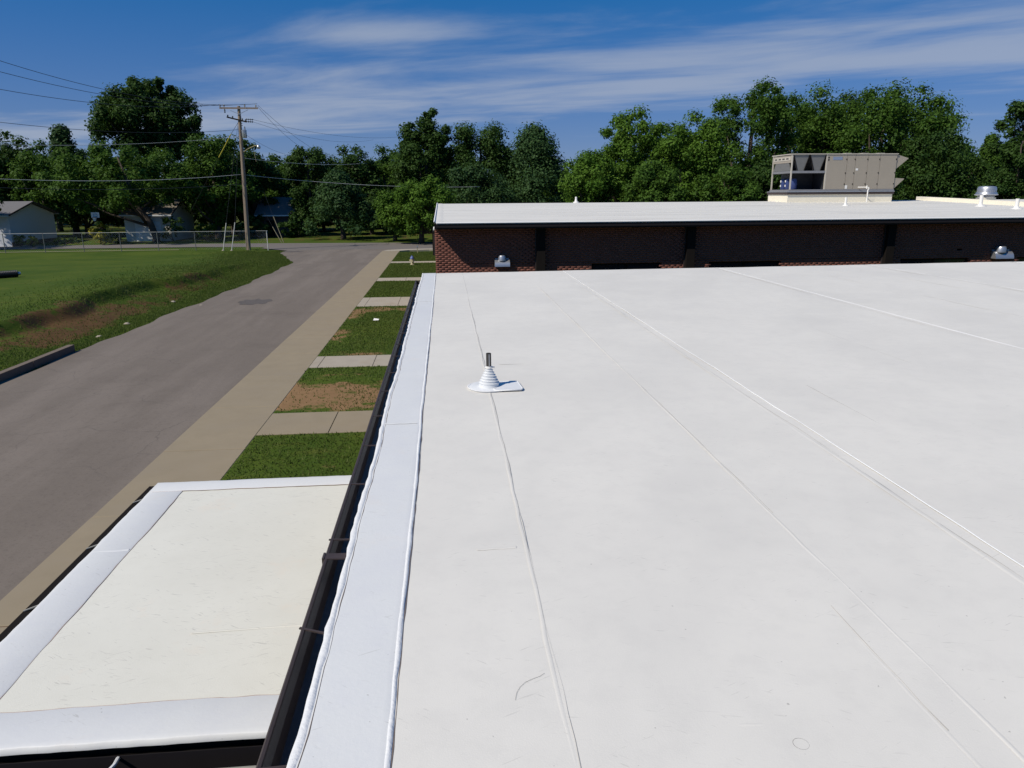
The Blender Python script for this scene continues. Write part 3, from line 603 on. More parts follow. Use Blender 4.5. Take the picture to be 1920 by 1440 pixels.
# raised cream curb along the right part of the roof
ca, cb = PR(1722, 375), PR(1925, 387)
pts = [ca, ca + (cb - ca) * .4, cb, cb + (cb - ca) * .6]
for a, b in zip(pts[:-1], pts[1:]): MB().beam((a[0], a[1], FRZ(a[1]) + .07), (b[0], b[1], FRZ(b[1]) + .07), .30, .24).build('roof_curb', 'cream_membrane_edge', B2)
# dark entry wing and lamp on the street side
c = P(812, 482, .0); yy = c[1]
wg = MB().box(-1.04, WX0 - .01, yy, yy + 1.6, -.05, 2.02).build('entry_wing', 'dark_metal', B2)
MB().box(-.96, -.45, yy - .03, yy - .002, .1, 1.9).build('door', 'gutter_brown', wg)
lp = MB().tube([(-.45, yy - .05, 2.35), (-.62, yy - .12, 2.44), (-.80, yy - .16, 2.36), (-.88, yy - .17, 2.16)], [.10, .14, .15, .10], 12).build('wall_lamp', 'trim_white', B2, smooth='all')

def wall_hood(px0, px1, pyt, pyb, tilt, label):
    a = D(px0, pyb, WY - .2); b = D(px1, pyb, WY - .2); zt = D(px0, pyt, WY - .2)[2]; w = b[0] - a[0]; zb = a[2]; h = zt - zb; xc = (a[0] + b[0]) / 2
    t = thing('wall_vent_hood', (xc, WY, zb), label, 'vent hood', 'vent hoods on the brick wall')
    n_ = 10; m = MB(); vs = []
    for k in range(n_ + 1):                                     # quarter-round sheet metal hood
        an = math.pi / 2 * k / n_; yo = WY - .02 - .26 * math.sin(an); zz_ = zb + h * .62 * math.cos(an) + .0
        vs += [(a[0], yo, zz_), (b[0], yo, zz_)]
    m.add(vs, [(2 * k, 2 * k + 1, 2 * k + 3, 2 * k + 2) for k in range(n_)])
    for s in (0, 1): m.add([vs[2 * k + s] for k in range(n_ + 1)] + [(vs[s][0], WY - .02, zb)], [tuple(range(n_ + 2))])
    m.build('hood', 'galvanised', t, smooth=True)
    MB().lathe((xc + tilt * w, WY - .12, zb + h * .50), [(w * .26, 0), (w * .26, h * .34), (w * .22, h * .47), (w * .10, h * .52)], 18).build('neck', 'galvanised', t, smooth=True)
    MB().box(a[0] + .02, b[0] - .02, WY - .018, WY - .004, zb + .0, zb + h * .7).build('wall_plate', 'galvanised', t)
wall_hood(928, 956, 479, 500, 0, 'short galvanised vent hood near the sunlit corner of the brick wall')
wall_hood(1864, 1898, 462, 485, -.12, 'galvanised vent hood on the shaded brick wall below the exhaust fan')

def stub(px, py, top, rad, label, cone=False, mt='white_pvc'):
    c = PR(px, py); zt = D(px, top, c[1])[2]; h = max(.15, zt - c[2])
    t = thing('vent_pipe', c, label, 'vent pipe', 'white vent pipes on the far roof')
    MB().lathe(c, [(rad * 3.0, -.02), (rad * 2.8, .015), (rad * 1.5, .05), (rad * 1.08, .12 if not cone else h * .55), (rad * 1.05, .13 if not cone else h * .56)], 16).build('flashing', 'white_pvc', t, smooth=True)
    MB().lathe((c[0], c[1], c[2] + .1), [(rad, 0), (rad, h - .1), (rad * .8, h - .1), (rad * .8, h - .2)], 16).build('pipe', mt, t, smooth=True)
stub(1080, 379.5, 369, .05, 'small white vent pipe alone on the left half of the far roof', True)
stub(1484.5, 374.5, 360.5, .05, 'white tapered vent pipe at the left end of the air unit curb', True)
stub(1585, 386, 370, .05, 'white vent pipe in front of the middle of the air unit')
stub(1838, 387, 366, .075, 'stout white vent pipe in front of the metal exhaust fan')
stub(1905.5, 392, 372.5, .075, 'stout white vent pipe right of the metal exhaust fan')
# exhaust fan
c = PR(1847, 379); c = np.array([c[0], c[1], FRZ(c[1])])
t = thing('exhaust_fan', c, 'round spun metal exhaust fan on a curb on the far roof', 'exhaust fan')
MB().box(c[0] - .30, c[0] + .30, c[1] - .30, c[1] + .30, c[2] - .02, c[2] + .22).build('curb', 'cream_membrane_edge', t)
MB().lathe((c[0], c[1], c[2] + .22), [(.34, 0), (.36, .03), (.36, .05), (.24, .07), (.24, .16)], 28).build('base', 'galvanised', t, smooth=True)
MB().lathe((c[0], c[1], c[2] + .30), [(.36, .0), (.50, .04), (.51, .07), (.47, .08), (.44, .17), (.40, .18)], 32).build('wind_band', 'galvanised', t, smooth=True)
MB().lathe((c[0], c[1], c[2] + .48), [(.41, 0), (.41, .19), (.37, .25), (.36, .26), (.20, .28)], 32).build('motor_cap', 'galvanised', t, smooth=True)
for k in range(3): MB().lathe((c[0], c[1], c[2] + .505 + k * .055), [(.412, 0), (.42, .008), (.42, .016), (.412, .024)], 28, caps=False).build('rib', 'galvanised', t, smooth='all')

# ------------------------------------------------------------------ packaged air unit
UY = 35.6
ub = FRZ(UY) + .02; UX0 = D(1481, 345, UY)[0]; UX1 = D(1677, 345, UY)[0]; UXM = D(1547, 345, UY)[0]; DW = 2.15
zt = D(1481, 288, UY)[2]; zl = D(1481, 355.5, UY)[2]
U = thing('air_conditioning_unit', (UX0, UY, ub), 'large beige packaged air conditioning unit on the far white roof', 'air conditioner')
MB().box(UX0 - .05, UX1 - .03, UY + .03, UY + DW + .1, ub - .1, zl - .24).build('curb', 'cream_membrane_edge', U)
MB().box(UX0 - .10, UX1 + .02, UY - .03, UY + DW + .15, zl - .24, zl - .125).build('curb_cap', 'gutter_rim', U)
MB().box(UX0 - .11, UX1 + .03, UY - .045, UY + DW + .16, zl - .123, zl - .09).build('base_rail', 'galvanised', U)
MB().box(UX0 - .03, UX1 + .0, UY - .01, UY + DW + .03, zl - .088, zl).build('base_pan', 'rtu_base', U)
MB().box(UX0 - .03, UX1 + .03, UY - .03, UY + DW + .05, zt - .04, zt).build('lid', 'rtu_light', U)
for k in range(3): MB().box(UXM + .9 + k * .85, UXM + 1.2 + k * .85, UY - .035, UY + DW, zt + .001, zt + .022).build('lid_rib', 'rtu_light', U)
nP = [UXM, UXM + 1.02, UXM + 1.45, UXM + 2.1, UXM + 2.72, UX1 - .02]
for a, b in zip(nP[:-1], nP[1:]):
    p_ = MB().box(a + .008, b - .008, UY + .0, UY + .05, zl + .005, zt - .045).build('panel', 'rtu_beige', U)
    for zz_ in (zl + .22, (zl + zt) / 2 - .1, zt - .3): MB().box(b - .055, b - .02, UY - .018, UY - .002, zz_, zz_ + .055).build('latch', 'dark_metal', p_)
MB().box(UXM + .01, UX1 - .03, UY + .055, UY + DW, zl + .002, zt - .05).build('cabinet', 'rtu_beige', U)
for x, w_, z_, h_, mt_ in ((UXM + .28, .48, zt - .30, .15, 'sticker_blue'), (UXM + 1.03, .12, zl + .02, .17, 'sticker'), (UXM + 1.50, .12, zt - .80, .10, 'sticker')):
    MB().box(x, x + w_, UY - .008, UY - .003, z_, z_ + h_).build('sticker', mt_, U)
for k in range(2): MB().box(UXM + .035, UXM + .10, UY - .010, UY - .002, zt - .22 - k * .11, zt - .15 - k * .11).build('marking', 'black_plastic', U)
for x in (UX0, UXM - .05):
    for y_ in (UY, UY + DW - .06): MB().box(x, x + .06, y_, y_ + .06, zl + .001, zt - .041).build('frame_post', 'rtu_light', U)
zm = zl + .40 * (zt - zl) + .16
MB().box(UX0 + .061, UXM - .051, UY + .005, UY + .055, zm - .06, zm + .05).build('frame_rail', 'rtu_base', U)
MB().box(UX0 + .005, UX0 + .055, UY + .061, UY + DW - .061, zm - .06, zm + .05).build('frame_rail', 'rtu_base', U)
MB().box(UX0 + .061, UXM - .051, UY + .10, UY + DW - .1, zm - .05, zm - .02).build('drain_pan', 'rtu_gray', U)
x0_, x1_ = UX0 + .07, UXM - .06; w_ = (x1_ - x0_) / 2
for k in range(2):                                               # trapezium end plates of the condenser coils
    a = x0_ + k * w_; zb_, ztp = zm + .052, zt - .045
    p_ = MB().prism([(a + .02, UY + .03, ztp), (a + w_ - .02, UY + .03, ztp), (a + w_ * .70, UY + .03, zb_), (a + w_ * .30, UY + .03, zb_)], (0, .04, 0)).build('coil_end', 'rtu_gray', U)
    for s, e in ((a + .02, a + w_ * .30), (a + w_ - .02, a + w_ * .70)): MB().beam((s, UY + .02, ztp - .02), (e, UY + .02, zb_ + .02), .02, .05, up=(0, 1, 0)).build('coil_header', 'dark_metal', p_)
    MB().prism([(a + .06, UY + .08, ztp), (a + w_ - .06, UY + .08, ztp), (a + w_ * .66, UY + .08, zb_), (a + w_ * .34, UY + .08, zb_)], (0, DW - .25, 0)).build('coil', 'rtu_dark', U)
MB().box(x0_ + .4, x1_, UY + 1.2, UY + DW - .1, zl + .01, zm - .06).build('bulkhead', 'rtu_dark', U)
MB().box(UXM - .045, UXM - .003, UY + .065, UY + DW - .07, zl + .01, zt - .06).build('shade_panel', 'rtu_dark', U)  # dark sheet added to paint the unlit inside of the coil bay
ep = MB().box(UX0 + .01, UX0 + .045, UY + .08, UY + DW - .08, zt - .42, zt - .06).build('end_panel', 'rtu_beige', U)
MB().box(UX0 - .004, UX0 + .008, UY + .16, UY + DW - .16, zt - .31, zt - .14).build('name_plate', 'rtu_light', ep)
for k in range(4):                                               # illegible dark print on the end plate
    y_ = UY + DW - .28 - k * .42
    for j in range(3): MB().box(UX0 - .010, UX0 - .005, y_ - j * .09 - .06, y_ - j * .09, zt - .26, zt - .19).build('print', 'black_plastic', ep)
MB().prism([(UX0 + .02, UY + .12, zm + .06), (UX0 + .02, UY + DW - .12, zm + .06), (UX0 + .02, UY + DW - .35, zt - .43), (UX0 + .02, UY + .35, zt - .43)], (.03, 0, 0)).build('coil_guard', 'rtu_gray', U)
for k in range(3):
    y_ = UY + .5 + k * .52; cc = (UX0 + .42, y_, zl + .01)
    cp = MB().lathe(cc, [(.15, 0), (.17, .05), (.17, .40), (.14, .50), (.05, .54)], 20).build('compressor', 'rtu_blue', U, smooth=True)
    for zz_ in (.14, .36): MB().box(cc[0] - .185, cc[0] - .168, y_ - .045, y_ + .045, zl + zz_, zl + zz_ + .10).build('compressor_label', 'sticker', cp)
for z0_, z1_ in ((zt - .62, zt - .02), (zl + .02, zl + .55)):     # two wedge hoods over the intake
    xo = D(1704, 300, UY)[0]
    if z1_ > zl + 1: prf = [(UX1, z1_ - .03), (xo, z1_ - .20), (xo, z1_ - .22), (UX1, z0_ - .12)]
    else: prf = [(UX1, z1_ - .02), (xo - .1, z1_ - .05), (xo - .1, z1_ - .08), (UX1, z0_ - .01)]
    MB().prism([(x, UY + .04, z) for x, z in prf], (0, DW - .1, 0)).build('intake_hood', 'rtu_beige', U)
c = np.array([D(1626, 362, UY - .35)[0], UY - .35, 0]); c[2] = FRZ(c[1])
t = thing('condensate_trap', c, 'white bent drain pipe in front of the beige air unit', 'drain pipe')
zq = D(1626, 349, UY - .35)[2]
MB().tube([(c[0] + .02, c[1], c[2] - .01), (c[0] + .02, c[1], zq - .18), (c[0] + .06, c[1], zq - .12), (c[0] + .05, c[1], zq - .06)], .03, 8).build('riser', 'white_pvc', t, smooth=True)
MB().tube([(c[0] + .05, c[1], zq - .07), (c[0] - .03, c[1], zq - .07), (c[0] - .05, c[1], zq - .12), (c[0] - .05, c[1], zq + .03)], .028, 8).build('trap', 'white_pvc', t, smooth=True)
MB().tube([(c[0] - .03, c[1], zq - .05), (c[0] - .34, c[1] + .30, zq - .045)], .02, 8).build('outlet', 'white_pvc', t, smooth=True)

# ------------------------------------------------------------------ street furniture by the road
c = P(773, 497, .08); HY = thing('fire_hydrant', c, 'small fire hydrant with blue bonnet and cream barrel on the lawn', 'fire hydrant')
MB().lathe(c, [(.17, 0), (.17, .04), (.11, .05), (.10, .40), (.135, .41), (.135, .44)], 16).build('barrel', 'hydrant_cream', HY, smooth=True)
MB().lathe((c[0], c[1], c[2] + .44), [(.14, 0), (.14, .04), (.12, .12), (.06, .19), (.04, .20), (.035, .26)], 16).build('bonnet', 'hydrant_blue', HY, smooth=True)
for s in (-1, 1): MB().tube([(c[0] + s * .09, c[1], c[2] + .33), (c[0] + s * .19, c[1], c[2] + .33)], .055, 10).build('nozzle', 'hydrant_cream', HY, smooth=True)
MB().tube([(c[0], c[1] - .09, c[2] + .30), (c[0], c[1] - .2, c[2] + .30)], .075, 10).build('nozzle', 'hydrant_cream', HY, smooth=True)
c = P(783, 475, .08); ztp = D(783, 458, c[1])[2]; SP = thing('sign_post', c, 'thin bare metal post on the lawn near the cross street', 'post')
MB().beam((c[0], c[1], 0), (c[0], c[1], ztp), .07, .05, up=(0, 1, 0)).build('post', 'guard_tan', SP)
MB().box(c[0] - .05, c[0] + .05, c[1] - .04, c[1] + .04, ztp - .28, ztp - .1).build('bracket', 'galvanised', SP)

a0 = np.array(P(0, 522, .75)); a1 = np.array(P(33, 519.5, .75)); dd = _n(a1 - a0)
pz = .19; t = thing('drain_pipe', (a0[0], a0[1], float(H(a0[0], a0[1]))), 'black corrugated drainage pipe lying on the green field', 'drain pipe')
s_ = a0 - dd * 2.6; z0 = float(H(a0[0], a0[1])); L = np.linalg.norm(a1 - s_); pts = []; rad = []
for k in range(int(L / .04)):
    p_ = s_ + dd * k * .04; pts.append((p_[0], p_[1] + .18, z0 + pz)); rad.append(.20 if k % 2 else .175)
MB().tube(pts, rad, 14).build('pipe', 'black_plastic', t)
MB().tube([pts[-1], tuple(np.array(pts[-1]) + dd * .14)], .09, 12).build('end_fitting', 'galvanised', t)

# chain link fence along the cross street
FE = thing('chain_link_fence', (-28, 71, 0), 'low chain link fence with pale top rail across the far field', 'fence')
fA, fB = np.array([-58.0, 71.2]), np.array([-16.85, 72.4]); ft = [P(x, 476, .02) for x in ()]
def fp(s): return fA + (fB - fA) * s
fh = 1.78; pxs = [-60, -20, 10, 85, 158, 228, 298, 368, 503]
sfor = []
for px in pxs:
    r_ = ray(px, 470); s_lo, s_hi = 0, 1
    for _ in range(40):
        s_m = (s_lo + s_hi) / 2; p_ = fp(s_m)
        if p_[0] / p_[1] < r_[0] / r_[1]: s_lo = s_m
        else: s_hi = s_m
    sfor.append(s_m)
for s in sfor:
    p_ = fp(s); MB().tube([(p_[0], p_[1], -.1), (p_[0], p_[1], fh + .03)], .034, 7).build('post', 'guard_white' if s > .99 else 'fence_post', FE, smooth=True)
MB().tube([(*fA, fh), (*fB, fh)], .022, 6).build('top_rail', 'fence_rail', FE)
MB().tube([(*fA, .12), (*fp(.80), .12)], .022, 6).build('bottom_rail', 'guard_tan', FE)
m = MB(); Lf = np.linalg.norm(fB - fA); n_ = int(Lf / .16)
for k in range(n_):
    for sg in (0, 1):
        s0 = k * .16 / Lf; s1 = min(1, s0 + fh * .8 / Lf); p0, p1 = fp(s0), fp(s1)
        za, zb_ = (.08, fh) if sg else (fh, .08)
        m.add([(p0[0], p0[1], za), (p0[0], p0[1] + .005, za), (p1[0], p1[1] + .005, zb_), (p1[0], p1[1], zb_)], [(0, 1, 2, 3)])
        m.add([(p0[0] - .002, p0[1], za), (p0[0] + .002, p0[1], za), (p1[0] + .002, p1[1], zb_), (p1[0] - .002, p1[1], zb_)], [(0, 1, 2, 3)])
tag(m.build('mesh', 'galvanised', FE, fix=False), kind='stuff')

# utility pole
pb = P(466, 469, .0); PT = D(447.5, 199, pb[1]); YP = pb[1]
UP = thing('utility_pole', pb, 'tall weathered wooden utility pole with crossarm and transformer at the field corner', 'utility pole')
def PX(x, y, dy=0): return D(x, y, YP + dy)
MB().tube([(pb[0], YP, -.3), tuple(PX(456.8, 330)), tuple(PT)], [.215, .18, .13], 12).build('pole', 'wood_pole', UP, smooth=True)
MB().tube([(pb[0] + .12, YP - .16, 0), tuple(PX(463.6, 440, -.18))], .035, 6).build('ground_wire_guard', 'guard_tan', UP)
ca_, cb_ = PX(411.5, 202.5, -.16), PX(483.5, 203, -.16)
arm = MB().beam(ca_, cb_, .10, .14).build('crossarm', 'wood_arm', UP)
for s in (.02, .12, .66, .95):
    p_ = ca_ + (cb_ - ca_) * s; MB().lathe((p_[0], p_[1], p_[2] + .07), [(.03, 0), (.03, .07), (.075, .08), (.05, .13), (.075, .15), (.05, .20), (.03, .24)], 10).build('insulator', 'porcelain', arm, smooth=True)
p_ = ca_ + (cb_ - ca_) * .13; MB().lathe((p_[0], p_[1], p_[2] - .42), [(.03, 0), (.07, .04), (.05, .12), (.07, .2), (.04, .34)], 10).build('insulator', 'porcelain', arm, smooth=True)
for x0_, y0_ in ((431.5, 207), (465, 206)): MB().beam(PX(x0_, y0_, -.2), PX(448.5, 214, -.2), .03, .05).build('brace', 'galvanised', UP)
d1_, d2_ = PX(425.5, 219.5, .25), PX(462, 228.5, -.5)
ar2 = MB().beam(d1_, d2_, .09, .12).build('lower_crossarm', 'dark_metal', UP)
for s in (.05, .3, .8, .97):
    p_ = d1_ + (d2_ - d1_) * s; MB().lathe((p_[0], p_[1], p_[2] + .05), [(.03, 0), (.075, .05), (.045, .09), (.075, .13), (.04, .17)], 10).build('insulator', 'porcelain', ar2, smooth=True)
for y_ in (224.5, 228.8):
    a, b = PX(461, y_ - 1, -.1), PX(475.5, y_, .2); MB().tube([tuple(a + (b - a) * k / 12) for k in range(13)], [.03, .09, .03, .03, .09, .03, .03, .09, .03, .03, .09, .03, .02], 9).build('dead_end_insulator', 'porcelain', ar2, smooth=True)
tc_ = PX(458.8, 258.5, -.28); tr_ = MB().lathe(tc_, [(.20, 0), (.215, .03), (.215, .60), (.23, .61), (.23, .65), (.16, .70)], 18).build('transformer', 'galvanised', UP, smooth=True)
MB().lathe((tc_[0] + .09, tc_[1], tc_[2] + .69), [(.03, 0), (.055, .05), (.035, .1), (.055, .15), (.03, .3)], 10).build('bushing', 'porcelain', tr_, smooth=True)
MB().beam((tc_[0] - .25, YP - .2, tc_[2] + .45), (tc_[0] - .05, YP - .25, tc_[2] + .45), .06, .08).build('bracket', 'dark_metal', tr_)
sla = MB().tube([tuple(PX(455.5, 286)), tuple(PX(465, 279, -.4)), tuple(PX(477, 273.5, -1.0)), tuple(PX(484, 272.5, -1.3))], .035, 8).build('lamp_arm', 'guard_tan', UP, smooth=True)
MB().lathe(tuple(PX(485, 277, -1.3)), [(.10, -.10), (.17, 0), (.16, .12), (.08, .22), (.04, .26)], 14).build('lamp_head', 'galvanised', sla, smooth=True)
MB().tube([tuple(PX(476, 283, -.9)), tuple(PX(480.5, 303, -.9))], .022, 6).build('lamp_conduit', 'guard_tan', sla)
for k in range(5): MB().beam(PX(451 + .6 * k, 219 + k * 4, -.14), PX(452.5 + .6 * k, 219.6 + k * 4, -.3), .03, .04).build('hardware', 'dark_metal', UP)
yg = MB().tube([tuple(PX(433.5, 251, 1.0)), tuple(PX(410.5, 295, 3.0))], .055, 8)
GW = [(tuple(PX(450, 225)), P(418.5, 470, .02), (424, 418), 'white sloping guard on the leftmost guy wire of the utility pole'),
      (tuple(PX(451, 240)), P(434.5, 470, .02), (440.5, 417), 'white sloping guard beside the utility pole, twin of the leftmost one')]
for top, bs, gp, lb in GW:
    t = thing('guy_wire', bs, lb, 'guy wire', 'guy wires of the utility pole')
    f_ = (470 - gp[1]) / (470 - 215); gpt = D(gp[0], gp[1], bs[1] + .1)
    MB().tube([tuple(bs), tuple(gpt), tuple(PX(448, 216))], .014, 5).build('wire', 'wire', t)
    MB().tube([tuple(bs), tuple(gpt)], .036, 8).build('guard', 'guard_white', t, smooth=True)
    MB().lathe((bs[0], bs[1], -.05), [(.14, 0), (.12, .12), (.03, .16)], 8).build('anchor', 'concrete_pale', t)
e1 = PX(410.5, 295, 3.0); e0 = PX(433.5, 251, 1.0); gs = P(350, 430, .02)
t = thing('span_guy', tuple(e1), 'yellow insulating rod high on a slanting wire left of the pole', 'guy wire')
MB().tube([tuple(e0), tuple(e1)], .05, 8).build('insulator_rod', 'yellow', t, smooth=True)
MB().tube([tuple(PX(451, 222)), tuple(e0)], .016, 5).build('upper_wire', 'wire', t); MB().tube([tuple(e1), tuple(e1 + (e1 - e0) * 2.6)], .016, 5).build('lower_wire', 'wire', t)
for (xa, ya), (xb, yb), lb in (((512.5, 405.5), (532, 450), 'long tan stake leaning at the corner of the cross street'), ((511, 425), (528, 450), 'short tan stake leaning beside the long tan stake')):
    b = P(xb, yb + 5, .05); a = D(xa, ya, b[1]); t = thing('guy_stake', b, lb, 'stake')
    MB().tube([tuple(b), tuple(a)], .038, 8).build('guard', 'guard_tan', t, smooth=True); MB().tube([tuple(a), tuple(a + (a - b) * .9)], .014, 5).build('wire', 'wire', t)

# wires
def span(pA, pB, sag, rad, mt, name, label, grp):
    pA = np.array(pA); pB = np.array(pB); pts = []
    for k in range(25):
        s = k / 24; p = pA + (pB - pA) * s; p[2] -= sag * 4 * s * (1 - s); pts.append(tuple(p))
    tag(MB().tube(pts, rad, 5).build(name, mt, origin=pts[0], smooth='all'), label, 'wire', grp)
NP = np.array([-30.5, 41.0])                                     # next pole up the line, out of the picture
def npole(y, off=0): r_ = ray(-110, y); p = CAM + r_ * (44.0 + off) / r_[1]; return p
G = 'power lines on the utility pole'
span(PX(482, 194.5), npole(77), 1.1, .016, 'wire', 'power_line', 'topmost dark power line crossing the sky left of the utility pole', G)
span(PX(460, 195.5), npole(104), .9, .016, 'wire', 'power_line', 'second highest dark power line crossing the sky left of the pole', G)
span(PX(412, 196), npole(146), .7, .016, 'wire', 'power_line', 'third power line disappearing behind the top of the tallest tree', G)
span(PX(446, 243), npole(215, 6), .6, .016, 'wire', 'power_line', 'fourth power line just above the tops of the left trees', G)
span(PX(448, 256), npole(268, 10), .4, .012, 'cable_pale', 'power_line', 'faint pale cable just above the white communications cable', G)
span(PX(453, 327), npole(330, 12), .45, .018, 'cable_pale', 'communication_cable', 'pale communications cable strung left of the pole in front of trees', G)
span(PX(453, 345), npole(347, 12), .4, .018, 'wire', 'communication_cable', 'thin dark cable below the pale communications cable', G)
def fpt(x, y, d): return D(x, y, d)
span(PX(483, 197), fpt(640, 300, 118), .9, .014, 'wire', 'power_line', 'power line leaving the right end of the crossarm towards far trees', G)
span(PX(483, 200), fpt(610, 290, 118), 1.2, .014, 'wire', 'power_line', 'second power line dropping from the crossarm towards far trees', G)
span(PX(475.5, 224.5), fpt(760, 255, 122), .8, .012, 'wire', 'power_line', 'upper lower-arm wire running right across the sky to far trees', G)
span(PX(475.5, 228.8), fpt(700, 262, 122), .9, .012, 'wire', 'power_line', 'lower lower-arm wire running right across the sky to far trees', G)
span(PX(463, 254), fpt(560, 292, 112), .5, .012, 'wire', 'power_line', 'short wire from the transformer running right into the trees', G)
span(PX(455.5, 327.5), fpt(900, 350, 84), .4, .017, 'cable_pale', 'communication_cable', 'pale communications cable running right from the pole before dark trees', G)
span(PX(455, 296), fpt(700, 305, 100), .4, .02, 'cable_pale', 'communication_cable', 'thin pale cable above the right communications cable', G)

# ------------------------------------------------------------------ houses
def gable_house(name, x0, x1, y0, y1, ez, rz_, wallm, roofm, label, oh=.5):
    t = thing(name, ((x0 + x1) / 2, (y0 + y1) / 2, 0), label, 'house'); ym = (y0 + y1) / 2
    w = MB().box(x0, x1, y0, y1, -.2, ez)
    for x in (x0, x1 - .12): w.prism([(x, y0, ez + .001), (x, y1, ez + .001), (x, ym, rz_ - .05)], (.12, 0, 0))
    w = w.build('wall', wallm, t)
    sl_ = (rz_ - ez) / (ym - y0)
    for s, yy_ in ((-1, y0), (1, y1)):
        ye = yy_ + s * oh; zee = ez - sl_ * oh + .08
        MB().prism([(x0 - .35, ye, zee), (x1 + .35, ye, zee), (x1 + .35, ym, rz_ + .08), (x0 - .35, ym, rz_ + .08)], (0, 0, .10)).build('roof', roofm, t)
        MB().beam((x0 - .35, ye - s * .0, zee - .03), (x1 + .35, ye, zee - .03), .05, .14).build('gutter', 'trim_white', t)
        MB().beam((x1 + .37, ye, zee + .03), (x1 + .37, ym, rz_ + .11), .04, .16).build('rake_board', 'house_dark', t)
    return t, w
hx = -45.3
h1, w1 = gable_house('house', -61, hx, 82.0, 91.2, D(80, 403, 82)[2], D(112, 380, 86.5)[2], 'siding_white', 'shingle_gray', 'white sided house with grey gable roof at the far left')
for xa, xb, za, zb_ in ((-59.6, -58.2, 1.0, 2.2), (-56.5, -55.1, 1.0, 2.2), (-48.2, -46.9, 1.0, 2.2)):
    f_ = MB().box(xa - .08, xb + .08, 81.93, 81.995, za - .08, zb_ + .08).build('window', 'trim_white', h1); MB().box(xa, xb, 81.90, 81.928, za, zb_).build('pane', 'glass_dark', f_)
d_ = MB().box(-52.6, -51.6, 81.93, 81.995, .05, 2.1).build('door', 'house_dark', h1)
for x in (-53.6, -50.2): MB().box(x, x + .12, 80.6, 80.72, 0, D(80, 403, 82)[2] - .25).build('porch_post', 'trim_white', h1)
MB().box(-54.2, -49.6, 80.45, 82.1, D(80, 403, 82)[2] - .22, D(80, 403, 82)[2] - .1).build('porch_roof', 'shingle_gray', h1)
MB().box(hx - .02, hx + .03, 81.9, 91.3, 0, .45).build('foundation', 'house_dark', h1)
x0h = D(237, 440, 88)[0]
h2, w2 = gable_house('house', x0h, x0h + 5.0, 88, 96, D(240, 402, 88)[2], D(240, 376, 92)[2], 'siding_cream', 'shingle_tan', 'cream sided house with tan roof behind the forked maple trunk')
for k in range(9): MB().box(x0h - .02, x0h + .9, 87.96, 87.985, .25 + k * .27, .5 + k * .27).build('siding_board', 'siding_cream', h2)
g_ = MB().box(x0h + 1.1, x0h + 3.9, 87.93, 87.99, .05, 2.25).build('garage_door', 'trim_white', h2)
for k in range(4): MB().box(x0h + 1.15, x0h + 3.85, 87.90, 87.925, .08 + k * .54, .56 + k * .54).build('panel', 'trim_white', g_)
xh = D(548, 400, 95)[0]
h3, w3 = gable_house('house', xh - 4.2, xh, 95, 102, D(548, 401, 94)[2], D(548, 372, 98)[2], 'house_dark', 'shingle_gray', 'dark brown house under trees behind the leaning tan stakes')
MB().box(xh - 3.2, xh - 2.3, 94.93, 94.99, .1, 2.05).build('door', 'dark_metal', h3)
# driveway of the second house and basketball hoop
c = P(175, 462, .05)
c = D(186, 455, 83.8); bz = D(186, 403, 83.8)[2]; BH = thing('basketball_hoop', (c[0], 83.8, 0.05), 'white basketball backboard on a pole behind the golden shrub', 'basketball hoop')
MB().tube([(c[0], 84.05, 0), (c[0], 84.05, bz + .1)], .05, 8).build('pole', 'dark_metal', BH)
bb = MB().box(c[0] - .42, c[0] + .42, 83.8, 83.85, bz - .28, bz + .28).build('backboard', 'trim_white', BH)
for q_ in ((-.2, -.17, -.2, .12), (.17, .2, -.2, .12), (-.17, .17, .09, .12), (-.17, .17, -.2, -.17)): MB().box(c[0] + q_[0], c[0] + q_[1], 83.785, 83.797, bz + q_[2], bz + q_[3]).build('target_line', 'hydrant_blue', bb)
MB().tube([(c[0] + .21 * math.cos(a), 83.56 + .21 * math.sin(a), bz - .25) for a in np.linspace(0, 6.28, 17)], .018, 6).build('rim', 'red_paint', BH)
MB().lathe((c[0], 83.56, bz - .62), [(.12, 0), (.14, .12), (.21, .36)], 12, caps=False).build('net', 'trim_white', BH)

